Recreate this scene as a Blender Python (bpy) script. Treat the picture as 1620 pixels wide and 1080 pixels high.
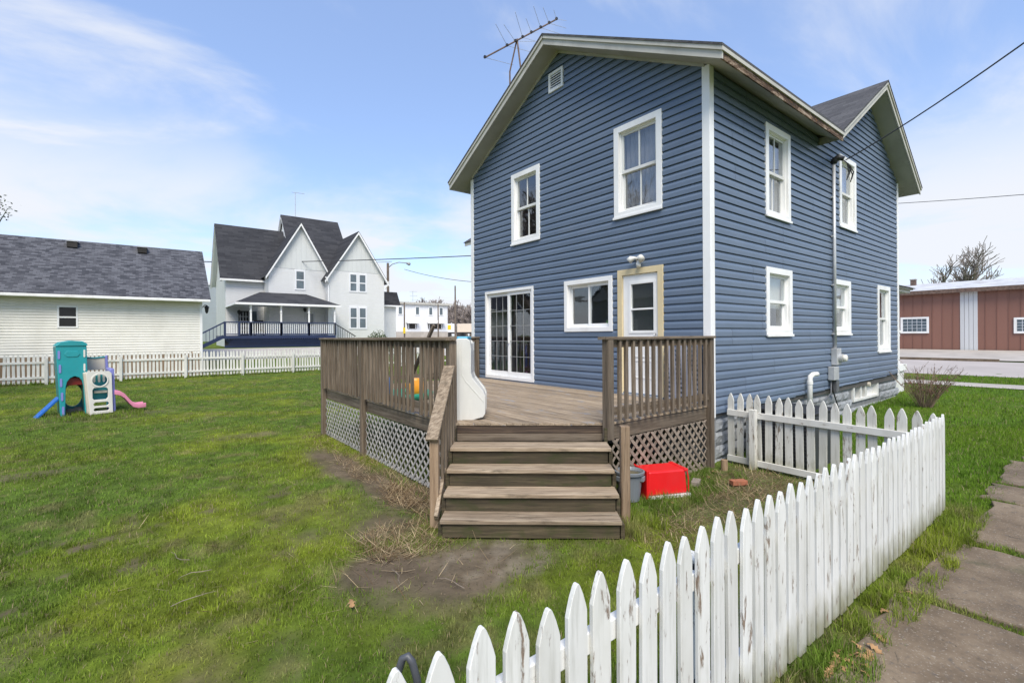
import bpy, math, random
import numpy as np
from mathutils import Matrix, Vector
from mathutils.geometry import tessellate_polygon
R = math.radians
random.seed(7); rng = np.random.default_rng(7)
scene = bpy.context.scene
for o in list(bpy.data.objects): bpy.data.objects.remove(o)

# ------------------------------------------------------------------ camera
CAM = Vector((-6.52, -3.68, 1.92)); YAW = R(37.89); ROLL = 0.0064
vx, vy = math.cos(YAW), math.sin(YAW)
fwd = Vector((vy, vx, 0)); rgt = Vector((vx, -vy, 0)); up = Vector((0, 0, 1))
r2 = math.cos(ROLL) * rgt - math.sin(ROLL) * up
u2 = math.sin(ROLL) * rgt + math.cos(ROLL) * up
cd = bpy.data.cameras.new('camera'); cam = bpy.data.objects.new('camera', cd)
scene.collection.objects.link(cam); scene.camera = cam
m = Matrix.Identity(4)
for i, c in enumerate((r2, u2, -fwd)):
    for j in range(3): m[j][i] = c[j]
m.translation = CAM
cam.matrix_world = m
cd.sensor_width = 36; cd.lens = 36 * 751 / 1620; cd.shift_y = -9.2 / 1620
cd.clip_start = 0.05; cd.clip_end = 3000

def ray(px, py):
    dx, dy = px - 810, py - 530.8
    c, s = math.cos(-ROLL), math.sin(-ROLL)
    X = c * dx + s * dy; Y = -s * dx + c * dy
    return rgt * (X / 751) + fwd - up * (Y / 751)
def at_z(px, py, z=0.): d = ray(px, py); return CAM + d * ((z - CAM.z) / d.z)
def at_x(px, py, x): d = ray(px, py); return CAM + d * ((x - CAM.x) / d.x)
def at_y(px, py, y): d = ray(px, py); return CAM + d * ((y - CAM.y) / d.y)
def at_d(px, py, Z): return CAM + ray(px, py) * Z

# ------------------------------------------------------------------ world and sun
SUN_EL, SUN_AZ = R(52), R(-122)      # direction towards the sun, azimuth measured from +x
world = bpy.data.worlds.new('World'); scene.world = world; world.use_nodes = True
nt = world.node_tree; nt.nodes.clear()
def N(t, **k):
    n = nt.nodes.new(t)
    for a, b in k.items(): setattr(n, a, b)
    return n
out = N('ShaderNodeOutputWorld'); bg = N('ShaderNodeBackground')
sky = N('ShaderNodeTexSky', sky_type='NISHITA', sun_disc=False)
sky.sun_elevation = SUN_EL; sky.sun_rotation = R(90) - SUN_AZ
sky.air_density = 1.0; sky.dust_density = .5; sky.ozone_density = 2.6
tc = N('ShaderNodeTexCoord'); sep = N('ShaderNodeSeparateXYZ')
nt.links.new(tc.outputs['Generated'], sep.inputs[0])
def M(op, a, b=None, clamp=False):
    n = N('ShaderNodeMath', operation=op, use_clamp=clamp)
    for i, v in enumerate((a, b)):
        if v is None: continue
        if isinstance(v, (int, float)): n.inputs[i].default_value = v
        else: nt.links.new(v, n.inputs[i])
    return n.outputs[0]
zc = M('MAXIMUM', sep.outputs[2], 0.0)
den = M('ADD', zc, 0.16)
cx = M('DIVIDE', sep.outputs[0], den); cy = M('DIVIDE', sep.outputs[1], den)
comb = N('ShaderNodeCombineXYZ')
nt.links.new(cx, comb.inputs[0]); nt.links.new(cy, comb.inputs[1])
def cloud_noise(scale, loc, stretch, detail, rough, lo, hi):
    mp = N('ShaderNodeMapping'); mp.inputs['Location'].default_value = loc; mp.inputs['Scale'].default_value = stretch
    mp.inputs['Rotation'].default_value = (0, 0, R(35))
    n = N('ShaderNodeTexNoise'); n.inputs['Scale'].default_value = scale; n.inputs['Detail'].default_value = detail; n.inputs['Roughness'].default_value = rough; n.inputs['Distortion'].default_value = .35
    nt.links.new(comb.outputs[0], mp.inputs[0]); nt.links.new(mp.outputs[0], n.inputs['Vector'])
    r_ = N('ShaderNodeMapRange'); r_.interpolation_type = 'SMOOTHSTEP'; nt.links.new(n.outputs['Fac'], r_.inputs[0]); r_.inputs[1].default_value = lo; r_.inputs[2].default_value = hi
    return r_.outputs[0]
def ramp_z(a, b):
    r_ = N('ShaderNodeMapRange'); r_.interpolation_type = 'SMOOTHSTEP'; nt.links.new(zc, r_.inputs[0]); r_.inputs[1].default_value = a; r_.inputs[2].default_value = b
    return r_.outputs[0]
CLOUD_LOC = (9.1, .4, 0)
wisps = cloud_noise(.95, CLOUD_LOC, (1, 1.7, 1), 8, .56, .53, .74)
banks = cloud_noise(.85, (5.2, 1.1, 0), (1, 1, 1), 7, .55, .36, .58)
low = M('MAXIMUM', M('MULTIPLY', ramp_z(.42, .17), banks), M('MULTIPLY', ramp_z(.19, .0), .9))
cl = M('MINIMUM', M('ADD', M('MULTIPLY', wisps, .8), low), .95, True)
base = N('ShaderNodeMix', data_type='RGBA'); base.inputs[0].default_value = .30      # thin high veil
nt.links.new(sky.outputs[0], base.inputs[6]); base.inputs[7].default_value = (2.75, 3.7, 6.3, 1)
mix = N('ShaderNodeMix', data_type='RGBA')
nt.links.new(cl, mix.inputs[0]); nt.links.new(base.outputs[2], mix.inputs[6]); mix.inputs[7].default_value = (4.1, 4.22, 4.5, 1)
nt.links.new(mix.outputs[2], bg.inputs[0]); bg.inputs[1].default_value = 0.13
nt.links.new(bg.outputs[0], out.inputs[0])
sl = bpy.data.lights.new('sun', 'SUN'); sl.energy = 2.6; sl.angle = R(30); sl.color = (1, .93, .80)
so = bpy.data.objects.new('sun', sl); scene.collection.objects.link(so)
sd = Vector((math.cos(SUN_EL) * math.cos(SUN_AZ), math.cos(SUN_EL) * math.sin(SUN_AZ), math.sin(SUN_EL)))
so.rotation_euler = sd.to_track_quat('Z', 'Y').to_euler(); so.location = (0, 0, 30)
scene.view_settings.view_transform = 'Standard'; scene.view_settings.look = 'None'
scene.view_settings.exposure = 0.75; scene.view_settings.gamma = 1
scene.cycles.max_bounces = 6; scene.cycles.transparent_max_bounces = 12
scene.cycles.use_denoising = True

# ------------------------------------------------------------------ materials
class NT:
    def __init__(s, name):
        s.m = bpy.data.materials.new(name); s.m.use_nodes = True; s.t = s.m.node_tree
        s.b = s.t.nodes['Principled BSDF']; s._c = None
    def n(s, t, **k):
        x = s.t.nodes.new(t)
        for a, b in k.items(): setattr(x, a, b)
        return x
    def l(s, a, b): s.t.links.new(a, b)
    def coord(s, rnd=True):
        if s._c is None:
            tc = s.n('ShaderNodeTexCoord'); oi = s.n('ShaderNodeObjectInfo')
            mu = s.n('ShaderNodeMath', operation='MULTIPLY'); mu.inputs[1].default_value = 57.
            s.l(oi.outputs['Random'], mu.inputs[0])
            ad = s.n('ShaderNodeVectorMath', operation='ADD')
            s.l(tc.outputs['Object'], ad.inputs[0])
            if rnd: s.l(mu.outputs[0], ad.inputs[1])
            s._c = ad.outputs[0]; s.rand = oi.outputs['Random']
        return s._c
    def noise(s, scale, stretch=(1, 1, 1), detail=5, rough=.55, dist=0.):
        mp = s.n('ShaderNodeMapping'); mp.inputs['Scale'].default_value = stretch
        s.l(s.coord(), mp.inputs[0])
        t = s.n('ShaderNodeTexNoise'); t.inputs['Scale'].default_value = scale; t.inputs['Detail'].default_value = detail
        t.inputs['Roughness'].default_value = rough; t.inputs['Distortion'].default_value = dist
        s.l(mp.outputs[0], t.inputs['Vector']); return t.outputs['Fac']
    def ramp(s, fac, stops):
        r = s.n('ShaderNodeValToRGB'); e = r.color_ramp.elements
        while len(e) < len(stops): e.new(.5)
        for i, (p, c) in enumerate(stops):
            e[i].position = p; e[i].color = (*c, 1) if len(c) == 3 else c
        s.l(fac, r.inputs[0]); return r.outputs[0]
    def mix(s, fac, a, b, mode='MIX'):
        x = s.n('ShaderNodeMix', data_type='RGBA', blend_type=mode)
        for i, v in ((0, fac), (6, a), (7, b)):
            if isinstance(v, (int, float)): x.inputs[i].default_value = v
            elif isinstance(v, tuple): x.inputs[i].default_value = (*v, 1)
            else: s.l(v, x.inputs[i])
        return x.outputs[2]
    def step(s, fac, a, b):
        r = s.n('ShaderNodeMapRange'); s.l(fac, r.inputs[0]); r.inputs[1].default_value = a; r.inputs[2].default_value = b
        return r.outputs[0]
    def vary(s, col, amt):
        s.coord()
        r = s.n('ShaderNodeMapRange'); s.l(s.rand, r.inputs[0]); r.inputs[3].default_value = 1 - amt; r.inputs[4].default_value = 1 + amt
        c = s.n('ShaderNodeCombineColor')
        for i in range(3): s.l(r.outputs[0], c.inputs[i])
        return s.mix(1., col, c.outputs[0], 'MULTIPLY')
    def bump(s, h, strength=.3, dist=.01):
        b = s.n('ShaderNodeBump'); b.inputs['Strength'].default_value = strength; b.inputs['Distance'].default_value = dist
        s.l(h, b.inputs['Height']); s.l(b.outputs[0], s.b.inputs['Normal']); return b
    def done(s, col, rough=.6, spec=None):
        if isinstance(col, tuple): s.b.inputs['Base Color'].default_value = (*col, 1)
        else: s.l(col, s.b.inputs['Base Color'])
        s.b.inputs['Roughness'].default_value = rough
        if spec is not None: s.b.inputs['Specular IOR Level'].default_value = spec
        return s.m
def plain(name, c, rough=.5, var=.12, scale=6., bump=.1, bscale=60., dirt=None, spec=None, metal=0.):
    k = NT(name); n = k.noise(scale)
    lo = tuple(x * (1 - var) for x in c); hi = tuple(min(1, x * (1 + var)) for x in c)
    col = k.ramp(n, [(.3, lo), (.7, hi)])
    if dirt:
        n2 = k.noise(scale * .6, (1, 1, .35), 8, .65)
        col = k.mix(k.step(n2, .5, .82), col, dirt)
    if bump: k.bump(k.noise(bscale), bump, .004)
    k.b.inputs['Metallic'].default_value = metal
    return k.done(col, rough, spec)
def wood(name, cols, axis, rough=.85, var=.22, paint=None, pthr=(.52, .6), moss=None):
    k = NT(name); st = [14., 14., 14.]; st[axis] = .7
    n = k.noise(2.2, tuple(st), 8, .65, .4)
    st2 = [40., 40., 40.]; st2[axis] = 1.2
    n2 = k.noise(3., tuple(st2), 3, .6)
    c = k.ramp(n, [(.28, cols[0]), (.5, cols[1]), (.75, cols[2])])
    c = k.mix(k.step(n2, .56, .74), c, tuple(x * .3 for x in cols[0]))
    if moss: c = k.mix(k.step(k.noise(5., (1, 1, 2)), .50, .72), c, moss)
    if paint: c = k.mix(k.step(k.noise(3.2, tuple(min(x, 3.) for x in st), 8, .7), *pthr), c, paint)
    c = k.vary(c, var)
    k.bump(n2, .35, .004)
    return k.done(c, rough)
def peel(name, axis=2, thr=(.64, .70), c=(.76, .76, .75), under=(.16, .12, .09), base_dirt=False):
    k = NT(name); st = [5., 5., 5.]; st[axis] = 1.1
    n = k.noise(4.5, tuple(st), 9, .68, .3)
    r = k.n('ShaderNodeMath', operation='MULTIPLY_ADD'); k.l(k.rand, r.inputs[0]); r.inputs[1].default_value = .09; r.inputs[2].default_value = -.045
    a = k.n('ShaderNodeMath', operation='ADD'); k.l(n, a.inputs[0]); k.l(r.outputs[0], a.inputs[1])
    mask = k.step(a.outputs[0], *thr)
    dirt = k.step(k.noise(2.4, (1, 1, .5), 7, .6), .45, .85)
    col = k.mix(dirt, c, (c[0] * .72, c[1] * .71, c[2] * .66))
    if base_dirt:
        tc = k.n('ShaderNodeTexCoord'); sp = k.n('ShaderNodeSeparateXYZ'); k.l(tc.outputs['Object'], sp.inputs[0])
        zz = k.n('ShaderNodeMath', operation='ADD'); k.l(sp.outputs[2], zz.inputs[0]); nn = k.n('ShaderNodeMath', operation='MULTIPLY'); k.l(k.noise(9., (1, 1, .4), 6), nn.inputs[0]); nn.inputs[1].default_value = -.45; k.l(nn.outputs[0], zz.inputs[1])
        col = k.mix(k.step(zz.outputs[0], .02, -.22), col, (.30, .29, .20))
        col = k.mix(k.step(k.noise(7., (4, 4, .25), 7, .7), .50, .80), col, (c[0] * .60, c[1] * .60, c[2] * .56))
    col = k.vary(col, .07)
    fine = k.noise(30., tuple(st), 3)
    col = k.mix(mask, col, k.ramp(fine, [(.3, under), (.7, tuple(x * 1.9 for x in under))]))
    inv = k.n('ShaderNodeMath', operation='SUBTRACT'); inv.inputs[0].default_value = 1; k.l(mask, inv.inputs[1])
    k.bump(inv.outputs[0], .5, .0025)
    return k.done(col, .6)
def shingles(name, c0, c1, axis_u, sx=3.2, sy=7.):
    """asphalt shingles: rows along axis_u, courses up the z height"""
    k = NT(name); tc = k.n('ShaderNodeTexCoord'); s = k.n('ShaderNodeSeparateXYZ'); k.l(tc.outputs['Object'], s.inputs[0])
    cb = k.n('ShaderNodeCombineXYZ'); k.l(s.outputs[axis_u], cb.inputs[0]); k.l(s.outputs[2], cb.inputs[1])
    b = k.n('ShaderNodeTexBrick'); k.l(cb.outputs[0], b.inputs['Vector'])
    b.inputs['Scale'].default_value = 1.; b.inputs['Brick Width'].default_value = 1 / sx; b.inputs['Row Height'].default_value = 1 / sy / 1.8
    b.inputs['Mortar Size'].default_value = .004; b.inputs['Bias'].default_value = 0.
    b.inputs['Color1'].default_value = (*c0, 1); b.inputs['Color2'].default_value = (*c1, 1); b.inputs['Mortar'].default_value = (*[x * .5 for x in c0], 1)
    n = k.noise(2.5, (1, 1, 3), 8, .7)
    col = k.mix(k.step(n, .3, .75), b.outputs[0], tuple(x * 1.25 for x in c1))
    col = k.mix(.6, col, b.outputs[0])
    k.bump(b.outputs['Fac'], .4, .006)
    return k.done(col, .95, .2)

MT = {}
def siding_mat():
    k = NT('blue_vinyl'); n = k.noise(1.6, (1, 1, 4), 6)
    c = k.ramp(n, [(.3, (.115, .156, .222)), (.7, (.133, .176, .245))])
    c = k.mix(k.step(k.noise(.7, (1, 1, .4), 7, .7), .55, .85), c, (.16, .193, .25))
    c = k.vary(c, .055); k.bump(k.noise(14., (1, 1, 9), 3), .05, .003)
    return k.done(c, .42, .45)
MT['siding'] = siding_mat()
MT['trim'] = plain('white_trim', (.84, .84, .83), .45, .03, 3, .05, 80, dirt=(.66, .64, .59))
MT['oldtrim'] = peel('peeling_sash_paint', 2, (.66, .70), (.72, .72, .70), (.12, .11, .10))
MT['cream'] = plain('cream_paint', (.66, .55, .34), .5, .08, 3, .08, 60)
MT['fascia'] = plain('weathered_fascia', (.50, .485, .44), .7, .10, 2.5, .15, 30, dirt=(.30, .28, .24))
MT['soffit'] = plain('soffit_board', (.40, .385, .345), .8, .08, 2, .1, 20, dirt=(.28, .265, .23))
def rot_mat():
    k = NT('rotten_fascia'); n = k.noise(2.2, (1, 4, 4), 9, .75, .8)
    c = k.ramp(n, [(.34, (.42, .37, .31)), (.43, (.30, .22, .16)), (.50, (.10, .055, .03)), (.58, (.03, .02, .014)), (.68, (.28, .13, .05))])
    k.bump(n, .8, .02); return k.done(c, .9)
MT['rot'] = rot_mat()
MT['rim_rot'] = wood('rotten_rim', ((.02, .014, .01), (.06, .04, .028), (.16, .11, .07)), 0)
MT['shing'] = shingles('house_shingles', (.055, .055, .06), (.10, .10, .105), 1)
MT['shing_x'] = shingles('dark_shingles', (.028, .03, .038), (.125, .128, .145), 0, 4.2, 7.)
MT['shing_far'] = shingles('far_shingles', (.028, .029, .034), (.055, .056, .062), 0, 1.2, 3.)
def glass_mat():
    k = NT('window_glass'); t = k.t
    tr = k.n('ShaderNodeBsdfTransparent'); tr.inputs[0].default_value = (.94, .96, .96, 1)
    gl = k.n('ShaderNodeBsdfGlossy'); gl.inputs['Roughness'].default_value = .02; gl.inputs[0].default_value = (.95, .97, 1, 1)
    lw = k.n('ShaderNodeLayerWeight'); pw = k.n('ShaderNodeMath', operation='POWER'); k.l(lw.outputs['Facing'], pw.inputs[0]); pw.inputs[1].default_value = 4.
    fr = k.n('ShaderNodeMath', operation='MULTIPLY_ADD'); k.l(pw.outputs[0], fr.inputs[0]); fr.inputs[1].default_value = .85; fr.inputs[2].default_value = .085
    mx = k.n('ShaderNodeMixShader'); k.l(fr.outputs[0], mx.inputs[0]); k.l(tr.outputs[0], mx.inputs[1]); k.l(gl.outputs[0], mx.inputs[2])
    b = k.n('ShaderNodeBump'); b.inputs['Strength'].default_value = .02; b.inputs['Distance'].default_value = .05
    k.l(k.noise(1.8), b.inputs['Height']); k.l(b.outputs[0], gl.inputs['Normal'])
    k.l(mx.outputs[0], t.nodes['Material Output'].inputs[0]); return k.m
MT['glass'] = glass_mat()
MT['far_glass'] = plain('far_pane', (.10, .13, .15), .12, .3, 2, 0, spec=.7)
MT['dim_glass'] = plain('dim_pane', (.02, .02, .022), .15, .2, 2, 0, spec=.35)
MT['curtain'] = plain('curtain_cloth', (.27, .26, .28), .9, .25, 3, .3, 12)
MT['blind'] = plain('window_blind', (.60, .60, .57), .8, .1, 3, .1, 30)
MT['dark'] = plain('dark_interior', (.035, .032, .03), .9, .4, 2, 0)
MT['inside'] = plain('inner_sheathing', (.09, .085, .08), .95, .2, 2, 0)
MT['floor'] = plain('room_floor', (.12, .08, .05), .6, .2, 3, 0)
WC = ((.065, .047, .032), (.158, .121, .085), (.28, .226, .168))
for a, s in enumerate('xyz'): MT['wood_' + s] = wood('weathered_wood_' + s, WC, a)
DC = ((.125, .09, .06), (.29, .222, .152), (.46, .37, .27))
MT['deck'] = wood('deck_boards', DC, 1, paint=(.24, .28, .34), pthr=(.57, .68))
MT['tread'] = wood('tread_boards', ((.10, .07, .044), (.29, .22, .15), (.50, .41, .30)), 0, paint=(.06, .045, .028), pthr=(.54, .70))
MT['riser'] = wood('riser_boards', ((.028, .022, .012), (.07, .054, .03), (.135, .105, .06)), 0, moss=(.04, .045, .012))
MT['post_tan'] = wood('tan_post', ((.16, .105, .062), (.27, .185, .115), (.38, .28, .19)), 2)
MT['lat_w'] = wood('pale_lattice', ((.26, .245, .225), (.42, .40, .37), (.54, .52, .48)), 0, var=.18)
MT['lat_b'] = wood('brown_lattice', ((.15, .12, .09), (.26, .21, .165), (.36, .30, .24)), 0, var=.2)
MT['lat_blue'] = plain('blue_grey_lattice', (.42, .43, .50), .7, .1)
MT['picket'] = peel('picket_paint', 2, (.595, .655), (.72, .72, .695), base_dirt=True)
MT['picket_old'] = peel('old_picket_paint', 2, (.575, .66), (.66, .65, .60), (.15, .12, .09), True)
MT['far_picket'] = peel('far_picket_paint', 2, (.70, .8), (.70, .69, .65), (.3, .27, .22))
MT['rail'] = peel('fence_rail_paint', 0, (.60, .66), (.78, .78, .76))
MT['rail_y'] = peel('fence_rail_paint_y', 1, (.58, .66), (.68, .67, .63))
MT['block'] = plain('rockface_block', (.26, .275, .29), .95, .2, 7, .6, 26, dirt=(.17, .175, .18))
MT['mortar'] = plain('mortar', (.20, .205, .21), .95, .15, 6, .3, 40)
MT['galv'] = plain('galvanised', (.50, .51, .52), .45, .12, 5, .05, 40, metal=.35)
MT['pipe'] = plain('white_pvc', (.78, .77, .74), .35, .04, 4, 0)
MT['black'] = plain('black_rubber', (.018, .018, .02), .5, .2, 6, .1)
MT['hose'] = plain('grey_hose', (.07, .075, .085), .45, .2, 8, .1)
MT['ac'] = plain('ac_casing', (.12, .125, .135), .45, .1, 4, .05)
MT['acdark'] = plain('ac_dark', (.035, .037, .04), .6, .15, 4, .05)
MT['brick'] = plain('red_brick', (.33, .12, .065), .9, .25, 12, .5, 60)
MT['stone'] = plain('field_stone', (.28, .235, .20), .9, .3, 7, .5, 20)
for nme, c in dict(teal=(.02, .31, .34), teal2=(.02, .21, .23), purple=(.235, .245, .58), pink=(.75, .27, .40), beige=(.62, .56, .46), offwhite=(.72, .70, .64), blue=(.02, .14, .50), red=(.72, .012, .015), rust=(.22, .02, .015), grey=(.20, .22, .245), orange=(.82, .33, .02), green=(.02, .30, .19), sky=(.06, .36, .55), toywhite=(.68, .675, .635), brightblue=(.03, .16, .50)).items():
    MT['p_' + nme] = plain('plastic_' + nme, c, .38, .06, 4, .03, 30, dirt=tuple(x * .8 + .03 for x in c))
MT['concrete'] = plain('pale_concrete', (.42, .385, .345), .92, .14, 1.2, .2, 30, dirt=(.30, .27, .24))
def slab_mat():
    k = NT('sidewalk_slab'); n = k.noise(2.2, detail=9, rough=.68)
    c = k.ramp(n, [(.25, (.065, .046, .029)), (.5, (.15, .111, .074)), (.75, (.25, .195, .135))])
    c = k.mix(k.step(k.noise(26., detail=4), .55, .75), c, (.10, .082, .066)); c = k.mix(k.step(k.noise(70., detail=2), .60, .75), c, (.30, .26, .21)); c = k.mix(k.step(k.noise(5., detail=9, rough=.75, dist=1.5), .60, .68), c, (.05, .04, .028))
    c = k.mix(k.step(k.noise(1.3, detail=8, rough=.7), .58, .74), c, (.055, .058, .025)); c = k.vary(c, .14); k.bump(k.noise(45., detail=6, rough=.7), .45, .006); return k.done(c, .95)
MT['slab'] = slab_mat()
MT['soil'] = plain('joint_soil', (.10, .085, .05), .95, .35, 9, .5, 30, dirt=(.09, .12, .03))
MT['road'] = plain('pale_road', (.40, .36, .335), .92, .1, .5, .2, 20)
def metal_panel(name, c):
    k = NT(name); n = k.noise(.8, (1, 1, .2), 6)
    col = k.ramp(n, [(.3, tuple(x * .88 for x in c)), (.7, c)]); return k.done(k.vary(col, .05), .5)
MT['brown'] = metal_panel('brown_metal', (.245, .118, .086))
MT['silver'] = metal_panel('silver_metal', (.62, .63, .64))
MT['snowroof'] = plain('pale_roofing', (.50, .51, .53), .9, .22, 1.4, .3, 10, dirt=(.24, .20, .18))
def lines(name, c, pitch, dark=.72, axis=2):
    k = NT(name); tc = k.n('ShaderNodeTexCoord'); s = k.n('ShaderNodeSeparateXYZ'); k.l(tc.outputs['Object'], s.inputs[0])
    f = k.n('ShaderNodeMath', operation='MODULO'); dv = k.n('ShaderNodeMath', operation='DIVIDE'); k.l(s.outputs[axis], dv.inputs[0]); dv.inputs[1].default_value = pitch
    k.l(dv.outputs[0], f.inputs[0]); f.inputs[1].default_value = 1.
    fr = k.n('ShaderNodeMath', operation='FRACT'); k.l(dv.outputs[0], fr.inputs[0])
    n = k.noise(1.2, (1, 1, .3), 6)
    col = k.ramp(n, [(.3, tuple(x * .93 for x in c)), (.7, c)])
    k.bump(fr.outputs[0], 1., pitch * .18); return k.done(col, .55)
MT['farm_white'] = lines('farm_clapboard', (.86, .86, .85), .16)
MT['farm_board'] = lines('farm_board_batten', (.58, .60, .59), .42, axis=0)
MT['far_white'] = plain('far_white_wall', (.74, .75, .77), .7, .05, .6, 0)
MT['far_grey'] = lines('pale_grey_wall', (.50, .55, .60), .6)
MT['garage'] = plain('garage_vinyl', (.77, .75, .68), .5, .05, 1.5, .05, 30, dirt=(.62, .60, .53))
MT['navy'] = plain('navy_paint', (.018, .03, .085), .5, .15, 3, .05)
MT['bark'] = plain('bark', (.13, .105, .085), .95, .35, 9, .6, 25)
MT['twig'] = plain('twig', (.27, .23, .21), .9, .3, 6, 0)
MT['redtwig'] = plain('shrub_stem', (.20, .145, .10), .9, .35, 6, 0)
MT['pole'] = plain('pole_wood', (.15, .12, .095), .9, .25, 4, .3, 12)
MT['lampgrey'] = plain('lamp_metal', (.30, .31, .31), .5, .1)
MT['rustmetal'] = plain('rusty_tower_steel', (.13, .085, .065), .7, .4, 8, .1)
MT['cable'] = plain('cable', (.05, .05, .055), .6, .2)
MT['yellow'] = plain('yellow_sheet', (.75, .55, .02), .5, .1)
MT['trailer'] = plain('trailer_cream', (.66, .57, .47), .6, .06)
MT['leaf'] = plain('dry_leaf', (.33, .19, .085), .8, .35, 14, .2)
MT['redleaf'] = plain('dark_red_leaf', (.17, .06, .045), .7, .4, 9, 0)
MT['evergreen'] = plain('evergreen_leaf', (.06, .085, .03), .7, .5, 8, 0)
MT['plant'] = plain('house_plant', (.12, .28, .03), .6, .3, 8, 0)
def attr_mat(name, rough=.7, trans=.25, fine=None):
    k = NT(name); a = k.n('ShaderNodeAttribute'); a.attribute_name = 'Col'; col = a.outputs['Color']
    if fine:
        n = k.noise(fine, detail=8, rough=.72); n2 = k.noise(fine * 4, detail=4)
        col = k.mix(k.step(n, .25, .78), k.mix(1., col, (.55, .55, .52), 'MULTIPLY'), k.mix(1., col, (1.3, 1.28, 1.2), 'MULTIPLY'))
        col = k.mix(k.step(n2, .60, .74), col, (.05, .04, .028))
        k.bump(n, .8, .03)
    k.done(col, rough, .12)
    if trans:
        t = k.n('ShaderNodeBsdfTranslucent'); k.l(col, t.inputs[0]); mx = k.n('ShaderNodeMixShader'); mx.inputs[0].default_value = trans
        k.l(k.b.outputs[0], mx.inputs[1]); k.l(t.outputs[0], mx.inputs[2]); k.l(mx.outputs[0], k.t.nodes['Material Output'].inputs[0])
    return k.m
MT['blade'] = attr_mat('grass_blade'); MT['ground'] = attr_mat('ground_soil', .95, 0, 7.)

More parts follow.
